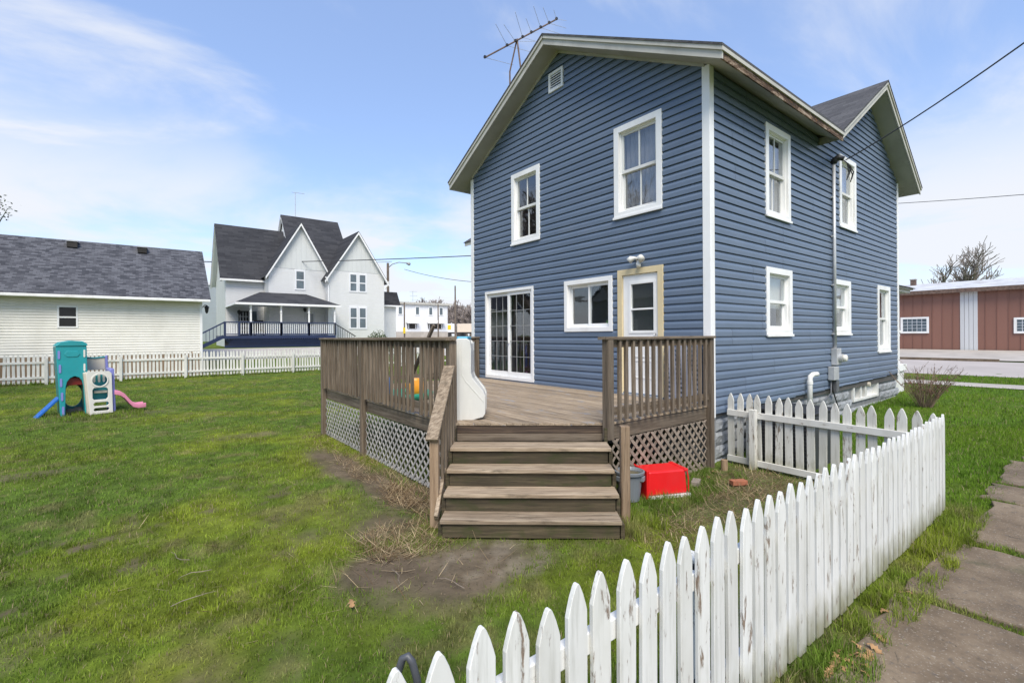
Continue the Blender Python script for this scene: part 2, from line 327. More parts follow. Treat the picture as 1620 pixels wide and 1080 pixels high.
# ------------------------------------------------------------------ builders
WM = {}
def put(o, parent=None, loc=(0, 0, 0), rot=None):
    scene.collection.objects.link(o)
    w = Matrix.Translation(loc) @ (rot.to_4x4() if rot is not None else Matrix.Identity(4))
    if parent is not None:
        o.parent = parent; o.matrix_parent_inverse = WM[parent.name].inverted()
    o.matrix_basis = w; WM[o.name] = w
    return o
def tag(o, label=None, cat=None, group=None, kind=None):
    for k, v in (('label', label), ('category', cat), ('group', group), ('kind', kind)):
        if v: o[k] = v
    return o
def thing(name, label, cat, loc, rotz=0, group=None):
    o = bpy.data.objects.new(name, None); o.empty_display_size = .2
    put(o, None, loc, Matrix.Rotation(rotz, 3, 'Z')); return tag(o, label, cat, group)
class MB:
    def __init__(s, T=None): s.v = []; s.f = []; s.T = T
    def add(s, vs, fs):
        n = len(s.v); s.v += [tuple(s.T(*p)) if s.T else tuple(p) for p in vs]; s.f += [tuple(i + n for i in f) for f in fs]; return s
    def box(s, a0, a1, b0, b1, c0, c1):
        return s.add([(a0, b0, c0), (a1, b0, c0), (a1, b1, c0), (a0, b1, c0), (a0, b0, c1), (a1, b0, c1), (a1, b1, c1), (a0, b1, c1)],
                     [(0, 3, 2, 1), (4, 5, 6, 7), (0, 1, 5, 4), (1, 2, 6, 5), (2, 3, 7, 6), (3, 0, 4, 7)])
    def bar(s, p, q, w, h, upv=(0, 0, 1)):
        p, q = Vector(p), Vector(q); d = (q - p).normalized(); u = Vector(upv)
        r = d.cross(u)
        if r.length < 1e-4: r = d.cross(Vector((0, 1, 0)))
        r.normalize(); u = r.cross(d)
        vs = [x + r * (a * w / 2) + u * (b * h / 2) for x in (p, q) for a, b in ((-1, -1), (1, -1), (1, 1), (-1, 1))]
        return s.add([tuple(x) for x in vs], [(3, 2, 1, 0), (4, 5, 6, 7), (0, 1, 5, 4), (1, 2, 6, 5), (2, 3, 7, 6), (3, 0, 4, 7)])
    def tube(s, pts, rad, n=8, cap=True):
        pts = [Vector(p) for p in pts]; rad = rad if isinstance(rad, (list, tuple)) else [rad] * len(pts)
        vs = []; fs = []; pu = None
        for i, p in enumerate(pts):
            d = (pts[min(i + 1, len(pts) - 1)] - pts[max(i - 1, 0)]).normalized()
            if pu is None:
                pu = d.cross(Vector((.31, .2, 1)))
                if pu.length < 1e-3: pu = d.cross(Vector((1, 0, 0)))
            pu = (pu - d * pu.dot(d)).normalized(); w = d.cross(pu)
            vs += [tuple(p + (pu * math.cos(2 * math.pi * k / n) + w * math.sin(2 * math.pi * k / n)) * rad[i]) for k in range(n)]
        for i in range(len(pts) - 1):
            fs += [(i * n + k, i * n + (k + 1) % n, (i + 1) * n + (k + 1) % n, (i + 1) * n + k) for k in range(n)]
        if cap: fs += [tuple(range(n - 1, -1, -1)), tuple(range((len(pts) - 1) * n, len(pts) * n))]
        return s.add(vs, fs)
    def prism(s, poly, fn, d0, d1, holes=()):
        """poly (with holes) in 2D, fn(a, b, d) gives the 3D point, extruded from d0 to d1"""
        loops = [list(poly)] + [list(h) for h in holes]
        flat = [p for L in loops for p in L]; n = len(flat)
        tri = tessellate_polygon([[Vector((p[0], p[1], 0)) for p in L] for L in loops]) if len(loops) > 1 else None
        vs = [fn(a, b, d0) for a, b in flat] + [fn(a, b, d1) for a, b in flat]
        fs = [tuple(t) for t in tri] + [tuple(i + n for i in reversed(t)) for t in tri] if tri else [tuple(range(n)), tuple(range(2 * n - 1, n - 1, -1))]
        k = 0
        for L in loops:
            m_ = len(L); fs += [(k + i, k + (i + 1) % m_, k + (i + 1) % m_ + n, k + i + n) for i in range(m_)]; k += m_
        return s.add(vs, fs)
    def lathe(s, prof, n=20, c=(0, 0)):
        vs = [(c[0] + r * math.cos(2 * math.pi * k / n), c[1] + r * math.sin(2 * math.pi * k / n), z) for r, z in prof for k in range(n)]
        fs = [(i * n + k, i * n + (k + 1) % n, (i + 1) * n + (k + 1) % n, (i + 1) * n + k) for i in range(len(prof) - 1) for k in range(n)]
        return s.add(vs, fs + [tuple(range(n - 1, -1, -1)), tuple(range((len(prof) - 1) * n, len(prof) * n))])
    def mesh(s, name, mat, smooth=False):
        me = bpy.data.meshes.new(name); me.from_pydata(s.v, [], s.f)
        me.materials.append(MT[mat] if isinstance(mat, str) else mat)
        import bmesh
        b = bmesh.new(); b.from_mesh(me); bmesh.ops.recalc_face_normals(b, faces=b.faces); b.to_mesh(me); b.free()
        if smooth: me.polygons.foreach_set('use_smooth', [True] * len(me.polygons))
        return me
    def build(s, name, mat, parent=None, loc=(0, 0, 0), rot=None, bevel=0, smooth=False):
        o = bpy.data.objects.new(name, s.mesh(name, mat, smooth))
        if bevel:
            bv = o.modifiers.new('bevel', 'BEVEL'); bv.width = bevel; bv.segments = 2; bv.limit_method = 'ANGLE'
        return put(o, parent, loc, rot)
def inst(name, me, parent, loc, rot=None): return put(bpy.data.objects.new(name, me), parent, loc, rot)
def Rz(a): return Matrix.Rotation(a, 3, 'Z')

# value noise used by the terrain, the lawn and its colours
def vnoise(x, y, scale, seed):
    g = np.random.default_rng(seed).random((64, 64)); x = np.asarray(x) / scale; y = np.asarray(y) / scale
    xi = np.floor(x).astype(int); yi = np.floor(y).astype(int); fx = x - xi; fy = y - yi
    fx = fx * fx * (3 - 2 * fx); fy = fy * fy * (3 - 2 * fy)
    q = lambda i, j: g[(xi + i) % 64, (yi + j) % 64]
    return (q(0, 0) * (1 - fx) + q(1, 0) * fx) * (1 - fy) + (q(0, 1) * (1 - fx) + q(1, 1) * fx) * fy
def fbm(x, y, scale, seed, o=4):
    t = 0; a = .5; n = 0
    for i in range(o): t = t + a * vnoise(x, y, scale / 2 ** i, seed + i); n += a; a *= .55
    return t / n
def sstep(a, b, x): t = np.clip((np.asarray(x, float) - a) / (b - a), 0, 1); return t * t * (3 - 2 * t)
def gz(x, y):
    x = np.asarray(x, float); y = np.asarray(y, float)
    fx = np.interp(x, [-1, 0, 9.4, 13, 16.6, 26.3, 34.6, 60], [0, .01, .255, .36, .40, .48, .79, .8])
    s1 = sstep(15, 25, y); s2 = sstep(25.5, 36, y)
    z = fx * (1 - s1) + s2 * 1.12 + sstep(40, 80, y) * .62
    near = sstep(30, 14, np.hypot(x + 3, y - 4))
    z = z + near * (fbm(x, y, 1.7, 31, 3) - .5) * .05 * sstep(-2.55, -2.2, y)
    return z
def gzf(x, y): return float(gz(x, y))
# masks of the lawn
def bare(x, y):
    m_ = 0
    for (a, b, rx, ry, s) in ((-4.45, -.3, .9, .55, 1.), (-4.95, .05, .5, .4, 1.), (-3.95, -.45, .55, .35, .65), (-4.0, 1.9, .5, 1.1, 1.), (-4.2, 3.6, .35, 1.5, .85), (-4.6, .9, .45, .4, .8), (-7.9, 5.8, .7, .3, .6), (-1.0, -1.0, 1.4, .7, .55), (-2.2, -1.5, 1., .6, .35), (-7.2, 11.8, 1.5, .8, .45), (-5.0, 6.8, .8, .3, .4), (-.1, -.9, .5, .9, .5)):
        d = np.hypot((x - a) / rx, (y - b) / ry); m_ = np.maximum(m_, s * sstep(1.25, .45, d))
    n = fbm(x, y, .55, 5, 5)
    patch = sstep(.58, .70, fbm(x, y, .6, 11, 5)) * .4 * sstep(.40, .62, fbm(x, y, 2.4, 13, 3)) * sstep(6, 1, y) * sstep(-1.2, -2.2, x)
    speck = sstep(.60, .70, fbm(x, y, .22, 15, 4)) * .85 * sstep(.35, .6, fbm(x, y, 1.8, 16, 3)) * sstep(5, 1.5, y) * sstep(-1.2, -2.2, x)
    m_ = np.maximum(np.maximum(m_, patch), speck)
    return np.clip(m_ * (.55 + 1.1 * n) , 0, 1)
def lawn_col(x, y):
    a = fbm(x, y, 1.3, 71, 4)[:, None]; b = fbm(x, y, .35, 91, 4)[:, None]; c = fbm(x, y, 2.6, 51, 4)[:, None]
    g = np.array([.140, .218, .032]) * (1 - sstep(.42, .75, a)) + np.array([.230, .282, .032]) * sstep(.42, .75, a)
    g = g * (1 - .5 * sstep(.5, .7, c)) + np.array([.105, .175, .026]) * .5 * sstep(.5, .7, c)
    st = sstep(.60, .75, b) * .5
    g = g * (1 - st) + np.array([.29, .245, .12]) * st
    g = g * np.clip(.45 + 1.1 * fbm(x, y, .15, 611, 3)[:, None], .4, 2.)
    lush = (sstep(.3, .8, x) * sstep(.5, -.2, y))[:, None]
    return g * (1 - lush * .75) + np.array([.12, .23, .02]) * lush * .75

# ------------------------------------------------------------------ the ground
def axis(parts):
    a = []
    for lo, hi, st in parts: a += list(np.arange(lo, hi, st))
    return np.array(a)
gx = axis([(-900, -60, 60), (-60, -14, 2), (-14, 4, .085), (4, 40, .5), (40, 100, 5), (100, 901, 80)])
gy = axis([(-900, -40, 60), (-40, -6, 2), (-6, 14, .085), (14, 46, .4), (46, 120, 4), (120, 901, 60)])
X, Y = np.meshgrid(gx, gy); xs, ys = X.ravel(), Y.ravel()
zs = gz(xs, ys) + np.where(np.hypot(xs, ys) < 25, (fbm(xs, ys, .3, 3, 3) - .5) * .025, 0) - .004
ni, nj = len(gy), len(gx); I, J = np.meshgrid(np.arange(ni - 1), np.arange(nj - 1), indexing='ij'); b0 = (I * nj + J).ravel()
quads = np.stack([b0, b0 + 1, b0 + nj + 1, b0 + nj], 1)
me = bpy.data.meshes.new('ground'); me.vertices.add(len(xs)); me.vertices.foreach_set('co', np.stack([xs, ys, zs], 1).ravel())
me.loops.add(len(quads) * 4); me.loops.foreach_set('vertex_index', quads.ravel()); me.polygons.add(len(quads))
me.polygons.foreach_set('loop_start', np.arange(len(quads)) * 4); me.polygons.foreach_set('loop_total', np.full(len(quads), 4)); me.polygons.foreach_set('use_smooth', np.ones(len(quads), bool))
me.update(); me.materials.append(MT['ground'])
col = lawn_col(xs, ys) * .62
bm_ = bare(xs, ys)[:, None]
soil = np.array([.125, .095, .068]) * (1 - fbm(xs, ys, .25, 17, 4)[:, None] * .6) + np.array([.20, .165, .12]) * fbm(xs, ys, .4, 19, 4)[:, None] * .5
col = col * (1 - bm_) + soil * bm_
grit = (np.hypot((xs + 4.1) / .55, (ys + .35) / .4) < 1)[:, None] * sstep(.5, .62, fbm(xs, ys, .12, 23, 3))[:, None]
col = col * (1 - grit * .5) + np.array([.27, .23, .18]) * grit * .5
ca = me.color_attributes.new('Col', 'FLOAT_COLOR', 'POINT'); ca.data.foreach_set('color', np.concatenate([col, np.ones((len(xs), 1))], 1).ravel())
tag(put(bpy.data.objects.new('ground', me)), 'uneven mossy lawn ground with bare soil patches', kind='structure')

def sheet(name, x0, x1, y0, y1, dz, mat, label, nx=24, ny=24):
    mb = MB(); px = np.linspace(x0, x1, nx); py = np.linspace(y0, y1, ny)
    vs = [(x, y, gzf(x, y) + dz) for y in py for x in px]
    mb.add(vs, [(j * nx + i, j * nx + i + 1, (j + 1) * nx + i + 1, (j + 1) * nx + i) for j in range(ny - 1) for i in range(nx - 1)])
    return tag(mb.build(name, mat, smooth=True), label, kind='structure')
sheet('front_walk', 12.5, 13.7, -30, 60, .012, 'concrete', 'narrow pale concrete walk across the front lawn', 4, 60)
sheet('road', 16.6, 26.3, -80, 90, .008, 'road', 'pale concrete street in front of the house', 8, 80)
sheet('parking_apron', 26.6, 34.5, -80, 90, .05, 'concrete', 'pale concrete apron before the brown metal building', 8, 80)
kb = MB()
for y in range(-40, 60, 4):
    if -6 < y < -1: continue
    kb.box(26.32, 26.62, y + .01, y + 3.99, gzf(26.4, y) - .1, gzf(26.4, y + 4) + .13)
tag(kb.build('kerb', 'slab'), 'low kerb along the far side of the street', kind='structure')
sheet('far_lot', 24, 90, 58, 130, .02, 'concrete', 'pale concrete lot beyond the street', 12, 12)
sheet('alley', -30, 15.5, 30.5, 35.5, .01, 'concrete', 'pale alley behind the picket fence', 30, 6)

# sidewalk slabs outside the fence
sw = MB()
swx = np.linspace(-9, 13, 60)
sw.add([(x, y, gzf(x, -3.4) - .012) for y in (-4.3, -2.66) for x in swx], [(i, i + 1, i + 61, i + 60) for i in range(59)])
swo = tag(sw.build('sidewalk', 'soil'), 'old heaved concrete sidewalk outside the picket fence', kind='structure')
edges = [-8.2, -6.7, -5.2, -3.65, -2.12, -.58, .92, 1.72, 3.1, 4.6, 6.1, 7.6, 9.1, 10.6, 12.2]
for i in range(len(edges) - 1):
    a, b = edges[i] + random.uniform(.03, .07), edges[i + 1] - random.uniform(.03, .07); z0 = gzf((a + b) / 2, -3.4); tl = random.uniform(-.018, .018); ya = -2.72 + random.uniform(-.10, .05)
    mb = MB(); n = 9; top = []
    per = [(a + (b - a) * t, ya) for t in np.linspace(0, 1, n)] + [(b, ya - (ya + 4.3) * t) for t in np.linspace(.12, 1, n)] + [(b - (b - a) * t, -4.3) for t in np.linspace(.12, 1, n)] + [(a, -4.3 + (ya + 4.3) * t) for t in np.linspace(.12, .92, n)]
    per = [(x + random.uniform(-.028, .028), y + random.uniform(-.035, .035)) for x, y in per]
    zz = lambda x: z0 + .028 + tl * (x - a) + (gzf(b, -3.4) - gzf(a, -3.4)) * ((x - a) / (b - a) - .5)
    k = len(per)
    mb.add([(x, y, zz(x)) for x, y in per] + [(x + .0, y, zz(x) - .09) for x, y in per], [tuple(range(k))] + [(j, (j + 1) % k, (j + 1) % k + k, j + k) for j in range(k)])
    mb.build('slab', 'slab', swo, bevel=.012)

# ------------------------------------------------------------------ the blue house
house = thing('blue_house', 'two storey blue vinyl sided house with white trim and weathered deck side gable', 'house', (3, 3, 0))
G = lambda a, o, z: (-o, a, z)          # rear gable wall: a runs along +y, o outwards
S = lambda a, o, z: (a, -o, z)          # street side wall: a runs along +x
ZT = lambda y: 7.73 - .54 * abs(y - 3.15)          # rear roof, top surface
ZX = lambda x: 7.70 - .65 * abs(x - 6.95)          # cross wing roof, top surface
P_ = .127; Z0 = 2.019 - 10 * P_
GW, SW = 6.29, 9.41
# window openings: (a0, a1, z0, z1) of the outer casing
win_g = dict(slider=(3.93, 5.71, .93, 2.965), mid=(1.80, 3.0, 1.985, 2.965), door=(.77, 1.68, .90, 3.03), ur=(.78, 1.745, 3.92, 5.50), ul=(3.71, 4.66, 3.915, 5.475))
win_s = dict(u1=(1.74, 2.70, 3.905, 5.48), u2=(5.14, 6.14, 4.18, 5.73), l1=(1.74, 2.745, 1.885, 3.055), l2=(4.76, 5.76, 1.89, 3.055), l3=(7.64, 8.64, 1.45, 3.10))
def opening(w, m=.055): return (w[0] + m, w[1] - m, w[2] + m, w[3] - m)
def sub(iv, a, b):
    r = []
    for p, q in iv:
        if b <= p or a >= q: r.append((p, q)); continue
        if a > p: r.append((p, a))
        if b < q: r.append((b, q))
    return r
def course(W, z, lo, hi, segs, parent, name='siding_course', mat='siding', zmin=None, mb=None, pr=P_, zmax=None):
    """one Dutch lap course; lo/hi give the clip ends of the wall at a height"""
    prof = [(0, -.012), (0, .019), (.50 * pr, .019), (.55 * pr, .0175), (.84 * pr, .001), (.895 * pr, .0), (.90 * pr, -.013), (pr, -.013)]
    for a, b, cl, ch in segs:
        vs = []
        if min(b, hi(z + pr)) - max(a, lo(z + pr)) < .004: continue
        for dz, o in prof:
            zz = max(z + dz, zmin) if zmin else z + dz
            zz = min(zz, zmax) if zmax else zz
            l = max(a, lo(zz)); h = min(b, hi(zz))
            vs += [W(l, o, zz), W(h, o, zz)]
        m_ = mb or MB(); m_.add(vs, [(2 * i, 2 * i + 1, 2 * i + 3, 2 * i + 2) for i in range(len(prof) - 1)])
        if not mb: m_.build(name, mat, parent)
def wall_grid(W, w, z0, z1, holes, o, gable=None):
    mb = MB(); xs_ = sorted({0, w} | {v for h in holes for v in h[:2]}); zs_ = sorted({z0, z1} | {v for h in holes for v in h[2:]})
    for i in range(len(xs_) - 1):
        for j in range(len(zs_) - 1):
            cxm, czm = (xs_[i] + xs_[i + 1]) / 2, (zs_[j] + zs_[j + 1]) / 2
            if any(h[0] < cxm < h[1] and h[2] < czm < h[3] for h in holes): continue
            mb.add([W(xs_[i], o, zs_[j]), W(xs_[i + 1], o, zs_[j]), W(xs_[i + 1], o, zs_[j + 1]), W(xs_[i], o, zs_[j + 1])], [(0, 1, 2, 3)])
    if gable: mb.add([W(a, o, z) for a, z in gable], [tuple(range(len(gable)))])
    return mb
hg = [opening(w) for w in win_g.values()]; hs = [opening(w) for w in win_s.values()]
wall_grid(G, GW, .70, 5.82, hg, -.016, [(0, 5.82), (GW, 5.82), (3.15, 7.5)]).build('wall', 'inside', house)
wall_grid(S, SW, .70, 5.82, hs, -.016, [(4.45, 5.82), (SW, 5.82), (6.95, 7.48)]).build('wall', 'inside', house)
mb = MB(); mb.box(.05, 4.4, GW - .05, GW, .7, 5.8).box(4.5, SW, 12.6, 12.65, .7, 5.85).box(4.45, 4.5, GW, 12.6, .7, 5.85).box(SW - .05, SW, .05, 12.6, .7, 5.85); mb.build('wall', 'siding', house)
mb = MB(); mb.box(.05, 9.3, .05, 6.2, .80, .88); mb.build('room_floor', 'floor', house)
mb = MB(); mb.box(.05, 9.3, .05, 6.2, 3.35, 3.5); mb.build('upper_floor', 'floor', house)
mb = MB(); mb.box(1.5, 1.55, .05, 6.2, .88, 5.8).box(.05, 9.2, 1.9, 1.95, 3.5, 5.8); mb.build('partition', 'dark', house)

def shares(z):
    return z + P_ * .5
nC = 0
k = 0
while True:
    z = Z0 + k * P_; k += 1
    if z > 7.5: break
    lo = lambda zz: max(.085, 3.15 - (7.535 - zz) / .54); hi = lambda zz: min(GW - .075, 3.15 + (7.535 - zz) / .54)
    iv = [(0., GW)]; extra = []
    for w in win_g.values():
        if z + P_ > w[2] + .05 and z < w[3] - .05:
            iv = sub(iv, w[0] + .03, w[1] - .03)
            if z + P_ > w[3] - .05: extra.append((w[0] + .031, w[1] - .031, w[3] - .05, None))
            elif z < w[2] + .05: extra.append((w[0] + .031, w[1] - .031, None, w[2] + .05))
    if z < 7.42: course(G, z, lo, hi, [(a, b, a == 0, b == GW) for a, b in iv], house)
    for a, b, c0, c1 in extra: course(G, z, lo, hi, [(a, b, 0, 0)], house, zmin=c0, zmax=c1)
seam = []; k = 0
while True:
    z = Z0 + k * P_; k += 1
    if z > 7.45: break
    if (k - 1) % 2 == 0:
        s0 = random.uniform(.6, 3.4); seam = [s0, s0 + 3.0 + random.uniform(-.2, .2), s0 + 6. + random.uniform(-.2, .2)]
    if z < 5.72: lo = lambda zz: .085; hi = lambda zz: SW - .07
    else: lo = lambda zz: 6.95 - (7.495 - zz) / .65; hi = lambda zz: min(SW - .07, 6.95 + (7.495 - zz) / .65)
    iv = [(0., SW)]; extra = []
    for w in win_s.values():
        if z + P_ > w[2] + .05 and z < w[3] - .05:
            iv = sub(iv, w[0] + .03, w[1] - .03)
            if z + P_ > w[3] - .05: extra.append((w[0] + .031, w[1] - .031, w[3] - .05, None))
            elif z < w[2] + .05: extra.append((w[0] + .031, w[1] - .031, None, w[2] + .05))
    for s in seam: iv = sub(iv, s, s + .006)
    zm = None
    if k <= 2:      # the lowest courses are cut along the rising grade
        segs = []
        for a, b in iv:
            n = max(1, int((b - a) / 1.0))
            for q in range(n):
                a2, b2 = a + (b - a) * q / n, a + (b - a) * (q + 1) / n; zc = .745 + .012 * (a2 + b2) / 2
                if zc < z + P_ - .02: course(S, z, lo, hi, [(a2, b2, a2 == 0, b2 == SW)], house, zmin=max(zc, z - .005))
    else:
        course(S, z, lo, hi, [(a, b, a == 0, b == SW) for a, b in iv], house)
        for a, b, c0, c1 in extra: course(S, z, lo, hi, [(a, b, 0, 0)], house, zmin=c0, zmax=c1)

# corner boards
def corner(parent, x, y, sx, sy, z0, z1, mat='trim'):
    mb = MB(); p = [(-.026, -.026), (.095, -.026), (.095, 0), (0, 0), (0, .095), (-.026, .095)]
    mb.prism(p, lambda a, b, d: (x + sx * a, y + sy * b, d), z0, z1); return mb.build('corner_board', mat, parent, bevel=.004)
corner(house, 0, 0, 1, 1, .70, 5.84); corner(house, 0, GW, 1, -1, .75, 5.80); corner(house, SW, 0, -1, 1, .80, 5.90)

# windows: casing > sash, pane, sill, curtain
def rect_frame(mb, W, r, t, o0, o1):
    a0, a1, z0, z1 = r
    f = lambda a, b, d: W(a, d, b)
    mb.prism([(a0, z0), (a1, z0), (a1, z1), (a0, z1)], f, o0, o1, [[(a0 + t[0], z0 + t[2]), (a1 - t[1], z0 + t[2]), (a1 - t[1], z1 - t[3]), (a0 + t[0], z1 - t[3])]]); return mb
def wbox(mb, W, a0, a1, z0, z1, o0, o1):
    c = [W(a, o, z) for z in (z0, z1) for a, o in ((a0, o0), (a1, o0), (a1, o1), (a0, o1))]
    return mb.add(c, [(0, 3, 2, 1), (4, 5, 6, 7), (0, 1, 5, 4), (1, 2, 6, 5), (2, 3, 7, 6), (3, 0, 4, 7)])
def pane(W, r, o, parent): return wbox(MB(), W, *r, o - .003, o).build('pane', 'glass', parent)
def sash_window(W, r, parent, label=None, muntin=True, mat='oldtrim', curtain='curtain', gap=.14, side=0):
    t = .105
    c = rect_frame(MB(), W, r, (t, t, .11, t), -.02, .034).build('window', 'trim', parent, bevel=.005)
    if label: c['label'] = label
    a0, a1, z0, z1 = r[0] + t, r[1] - t, r[2] + .11, r[3] - t
    mb = rect_frame(MB(), W, (a0 - .012, a1 + .012, z0 - .012, z1 + .012), (.03, .03, .03, .03), -.12, -.018); mb.build('jamb', 'trim', c)
    wbox(MB(), W, r[0] - .012, r[1] + .012, r[2] - .012, r[2] + .03, .0345, .055).build('sill', 'trim', c, bevel=.004)
    zm = (z0 + z1) / 2
    for (lo, hi, o) in ((zm - .02, z1 - .012, -.035), (z0 + .012, zm + .02, -.075)):
        b = .042
        fr = rect_frame(MB(), W, (a0 + .014, a1 - .014, lo, hi), (b, b, b + .01, b), o - .03, o)
        am = (a0 + a1) / 2
        if muntin: wbox(fr, W, am - .012, am + .012, lo + b + .01, hi - b, o - .026, o - .004)
        fr.build('sash', mat, c, bevel=.003)
        ps = [(a0 + .014 + b, am - .012), (am + .012, a1 - .014 - b)] if muntin else [(a0 + .014 + b, a1 - .014 - b)]
        for p in ps: pane(W, (p[0] + .0005, p[1] - .0005, lo + b + .0105, hi - b - .0005), o - .014, c)
    # curtain or blind hanging inside
    if curtain == 'curtain':
        mb = MB(); n = 36; pts = []
        for q in range(n + 1):
            a = a0 - .05 + (a1 - a0 + .1) * q / n; pts.append((a, -gap - .03 - .022 * math.sin(q * 1.35 + a * 7) - .008 * math.sin(q * 3.1)))
        mb.add([W(a, o, z) for z in (z0 - .1, z1 + .05) for a, o in pts], [(i, i + 1, i + n + 2, i + n + 1) for i in range(n)])
        mb.build('curtain', 'curtain', c, smooth=True)
    elif curtain: wbox(MB(), W, a0 - .05, a1 + .05, zm - .1 if curtain == 'half' else z0, z1 + .05, -gap - .02, -gap).build('blind', 'blind', c)
    return c
sash_window(G, win_g['ur'], house, 'upper gable window with peeling sash above the cream framed door')
sash_window(G, win_g['ul'], house, 'upper gable window above the sliding door', curtain=None)
sash_window(S, win_s['u1'], house, 'upper side window under the rotting eave', muntin=True)
sash_window(S, win_s['u2'], house, 'upper side window beside the service mast', muntin=False, curtain='curtain')
sash_window(S, win_s['l1'], house, 'lower side window nearest the deck corner', muntin=False, mat='trim', curtain='half')
sash_window(S, win_s['l2'], house, 'lower side window beside the conduit', muntin=False, mat='trim', curtain='half')
sash_window(S, win_s['l3'], house, 'tall narrow lower side window near the front porch', muntin=False, mat='oldtrim', curtain='curtain')
# horizontal slider window
r = win_g['mid']; c = rect_frame(MB(), G, r, (.085, .085, .085, .085), -.02, .034).build('window', 'trim', house, bevel=.005); c['label'] = 'wide two pane sliding window between the doors'
a0, a1, z0, z1 = r[0] + .085, r[1] - .085, r[2] + .085, r[3] - .085
rect_frame(MB(), G, (a0 - .01, a1 + .01, z0 - .01, z1 + .01), (.03, .03, .03, .03), -.1, -.018).build('jamb', 'trim', c)
am = (a0 + a1) / 2
for lo, hi, o in ((a0 + .02, am + .02, -.03), (am - .02, a1 - .02, -.06)):
    rect_frame(MB(), G, (lo, hi, z0 + .022, z1 - .022), (.04, .04, .04, .04), o - .026, o).build('sash', 'trim', c, bevel=.003)
    pane(G, (lo + .0405, hi - .0405, z0 + .0625, z1 - .0625), o - .013, c)
mb = MB()
for q in range(26):
    a = random.uniform(0, 6.28); rr = random.uniform(.02, .09); p = G(a0 + .17, -.22, z0 + .14 + random.uniform(0, .26)); d = Vector((math.cos(a) * rr, math.sin(a) * rr, random.uniform(-.02, .06)))
    p = Vector(p); w_ = Vector((-d.y, d.x, 0)).normalized() * .014; mb.add([tuple(p), tuple(p + d * .5 + w_), tuple(p + d), tuple(p + d * .5 - w_)], [(0, 1, 2, 3)])
wbox(mb, G, a0 + .12, a0 + .22, z0 - .04, z0 + .12, -.27, -.17)
tag(mb.build('potted_plant', 'plant'), 'small green plant standing inside the wide sliding window', 'plant')
# sliding patio door
r = win_g['slider']; c = rect_frame(MB(), G, r, (.06, .06, .075, .06), -.06, .03).build('patio_door', 'trim', house, bevel=.004); c['label'] = 'white sliding glass door with grid muntins'
a0, a1, z0, z1 = r[0] + .06, r[1] - .06, r[2] + .075, r[3] - .06; am = (a0 + a1) / 2
for lo, hi, o in ((a0 + .002, am + .045, -.005), (am - .045, a1 - .002, -.03)):
    rect_frame(MB(), G, (lo, hi, z0 + .004, z1 - .004), (.075, .075, .10, .075), o - .022, o).build('door_panel', 'trim', c, bevel=.003)
    ga, gb, gc, gd = lo + .0755, hi - .0755, z0 + .1045, z1 - .0795
    for i in range(3):
        for j in range(5):
            pane(G, (ga + (gb - ga) * i / 3 + .006, ga + (gb - ga) * (i + 1) / 3 - .006, gc + (gd - gc) * j / 5 + .006, gc + (gd - gc) * (j + 1) / 5 - .006), o - .012, c)
    mb = MB()
    for i in (1, 2): wbox(mb, G, ga + (gb - ga) * i / 3 - .0055, ga + (gb - ga) * i / 3 + .0055, gc, gd, o - .016, o - .006)
    for j in range(1, 5): wbox(mb, G, ga, gb, gc + (gd - gc) * j / 5 - .0055, gc + (gd - gc) * j / 5 + .0055, o - .0155, o - .0065)
    mb.build('muntin', 'lampgrey', c)
wbox(MB(), G, am - .03, am - .005, 1.75, 2.02, -.002, .03).build('handle', 'trim', c, bevel=.006)
# rear door with cream casing and storm glass
r = win_g['door']; c = MB().prism([(r[0], r[2]), (r[0] + .10, r[2]), (r[0] + .10, r[3] - .10), (r[1] - .10, r[3] - .10), (r[1] - .10, r[2]), (r[1], r[2]), (r[1], r[3]), (r[0], r[3])], lambda a, b, d: G(a, d, b), -.05, .036).build('door_frame', 'cream', house, bevel=.004)
a0, a1, z0, z1 = r[0] + .102, r[1] - .102, .93, r[3] - .102
rect_frame(MB(), G, (a0, a1, z0, z1), (.09, .17, 1.06, .16), -.045, .004).build('door', 'trim', c, bevel=.006)
gr = (a0 + .0905, a1 - .1705, z0 + 1.0605, z1 - .1605); zm = (gr[2] + gr[3]) / 2 - .03
rect_frame(MB(), G, (gr[0] - .045, gr[1] + .045, gr[2] - .045, gr[3] + .045), (.045, .045, .045, .045), .0045, .014).build('glass_frame', 'trim', c, bevel=.003)
wbox(MB(), G, gr[0], gr[1], zm - .014, zm + .014, -.02, .012).build('glass_bar', 'trim', c)
pane(G, (gr[0], gr[1], gr[2], zm - .0145), -.008, c); pane(G, (gr[0], gr[1], zm + .0145, gr[3]), -.008, c)
wbox(MB(), G, gr[0] - .06, gr[1] + .06, gr[2] - .06, gr[3] + .06, -.058, -.047).build('door_curtain', 'dark', c)
MB().tube([G(a0 + .055, .002, 1.93), G(a0 + .055, .05, 1.93), G(a0 + .055, .055, 1.85)], .012).build('handle', 'galv', c, smooth=True)
for zz in (1.2, 1.55): rect_frame(MB(), G, (a0 + .12, a1 - .2, zz, zz + .3), (.02, .02, .02, .02), .0045, .012).build('door_moulding', 'trim', c)
wbox(MB(), G, r[0], r[1], .903, .929, -.05, .06).build('threshold', 'galv', c)
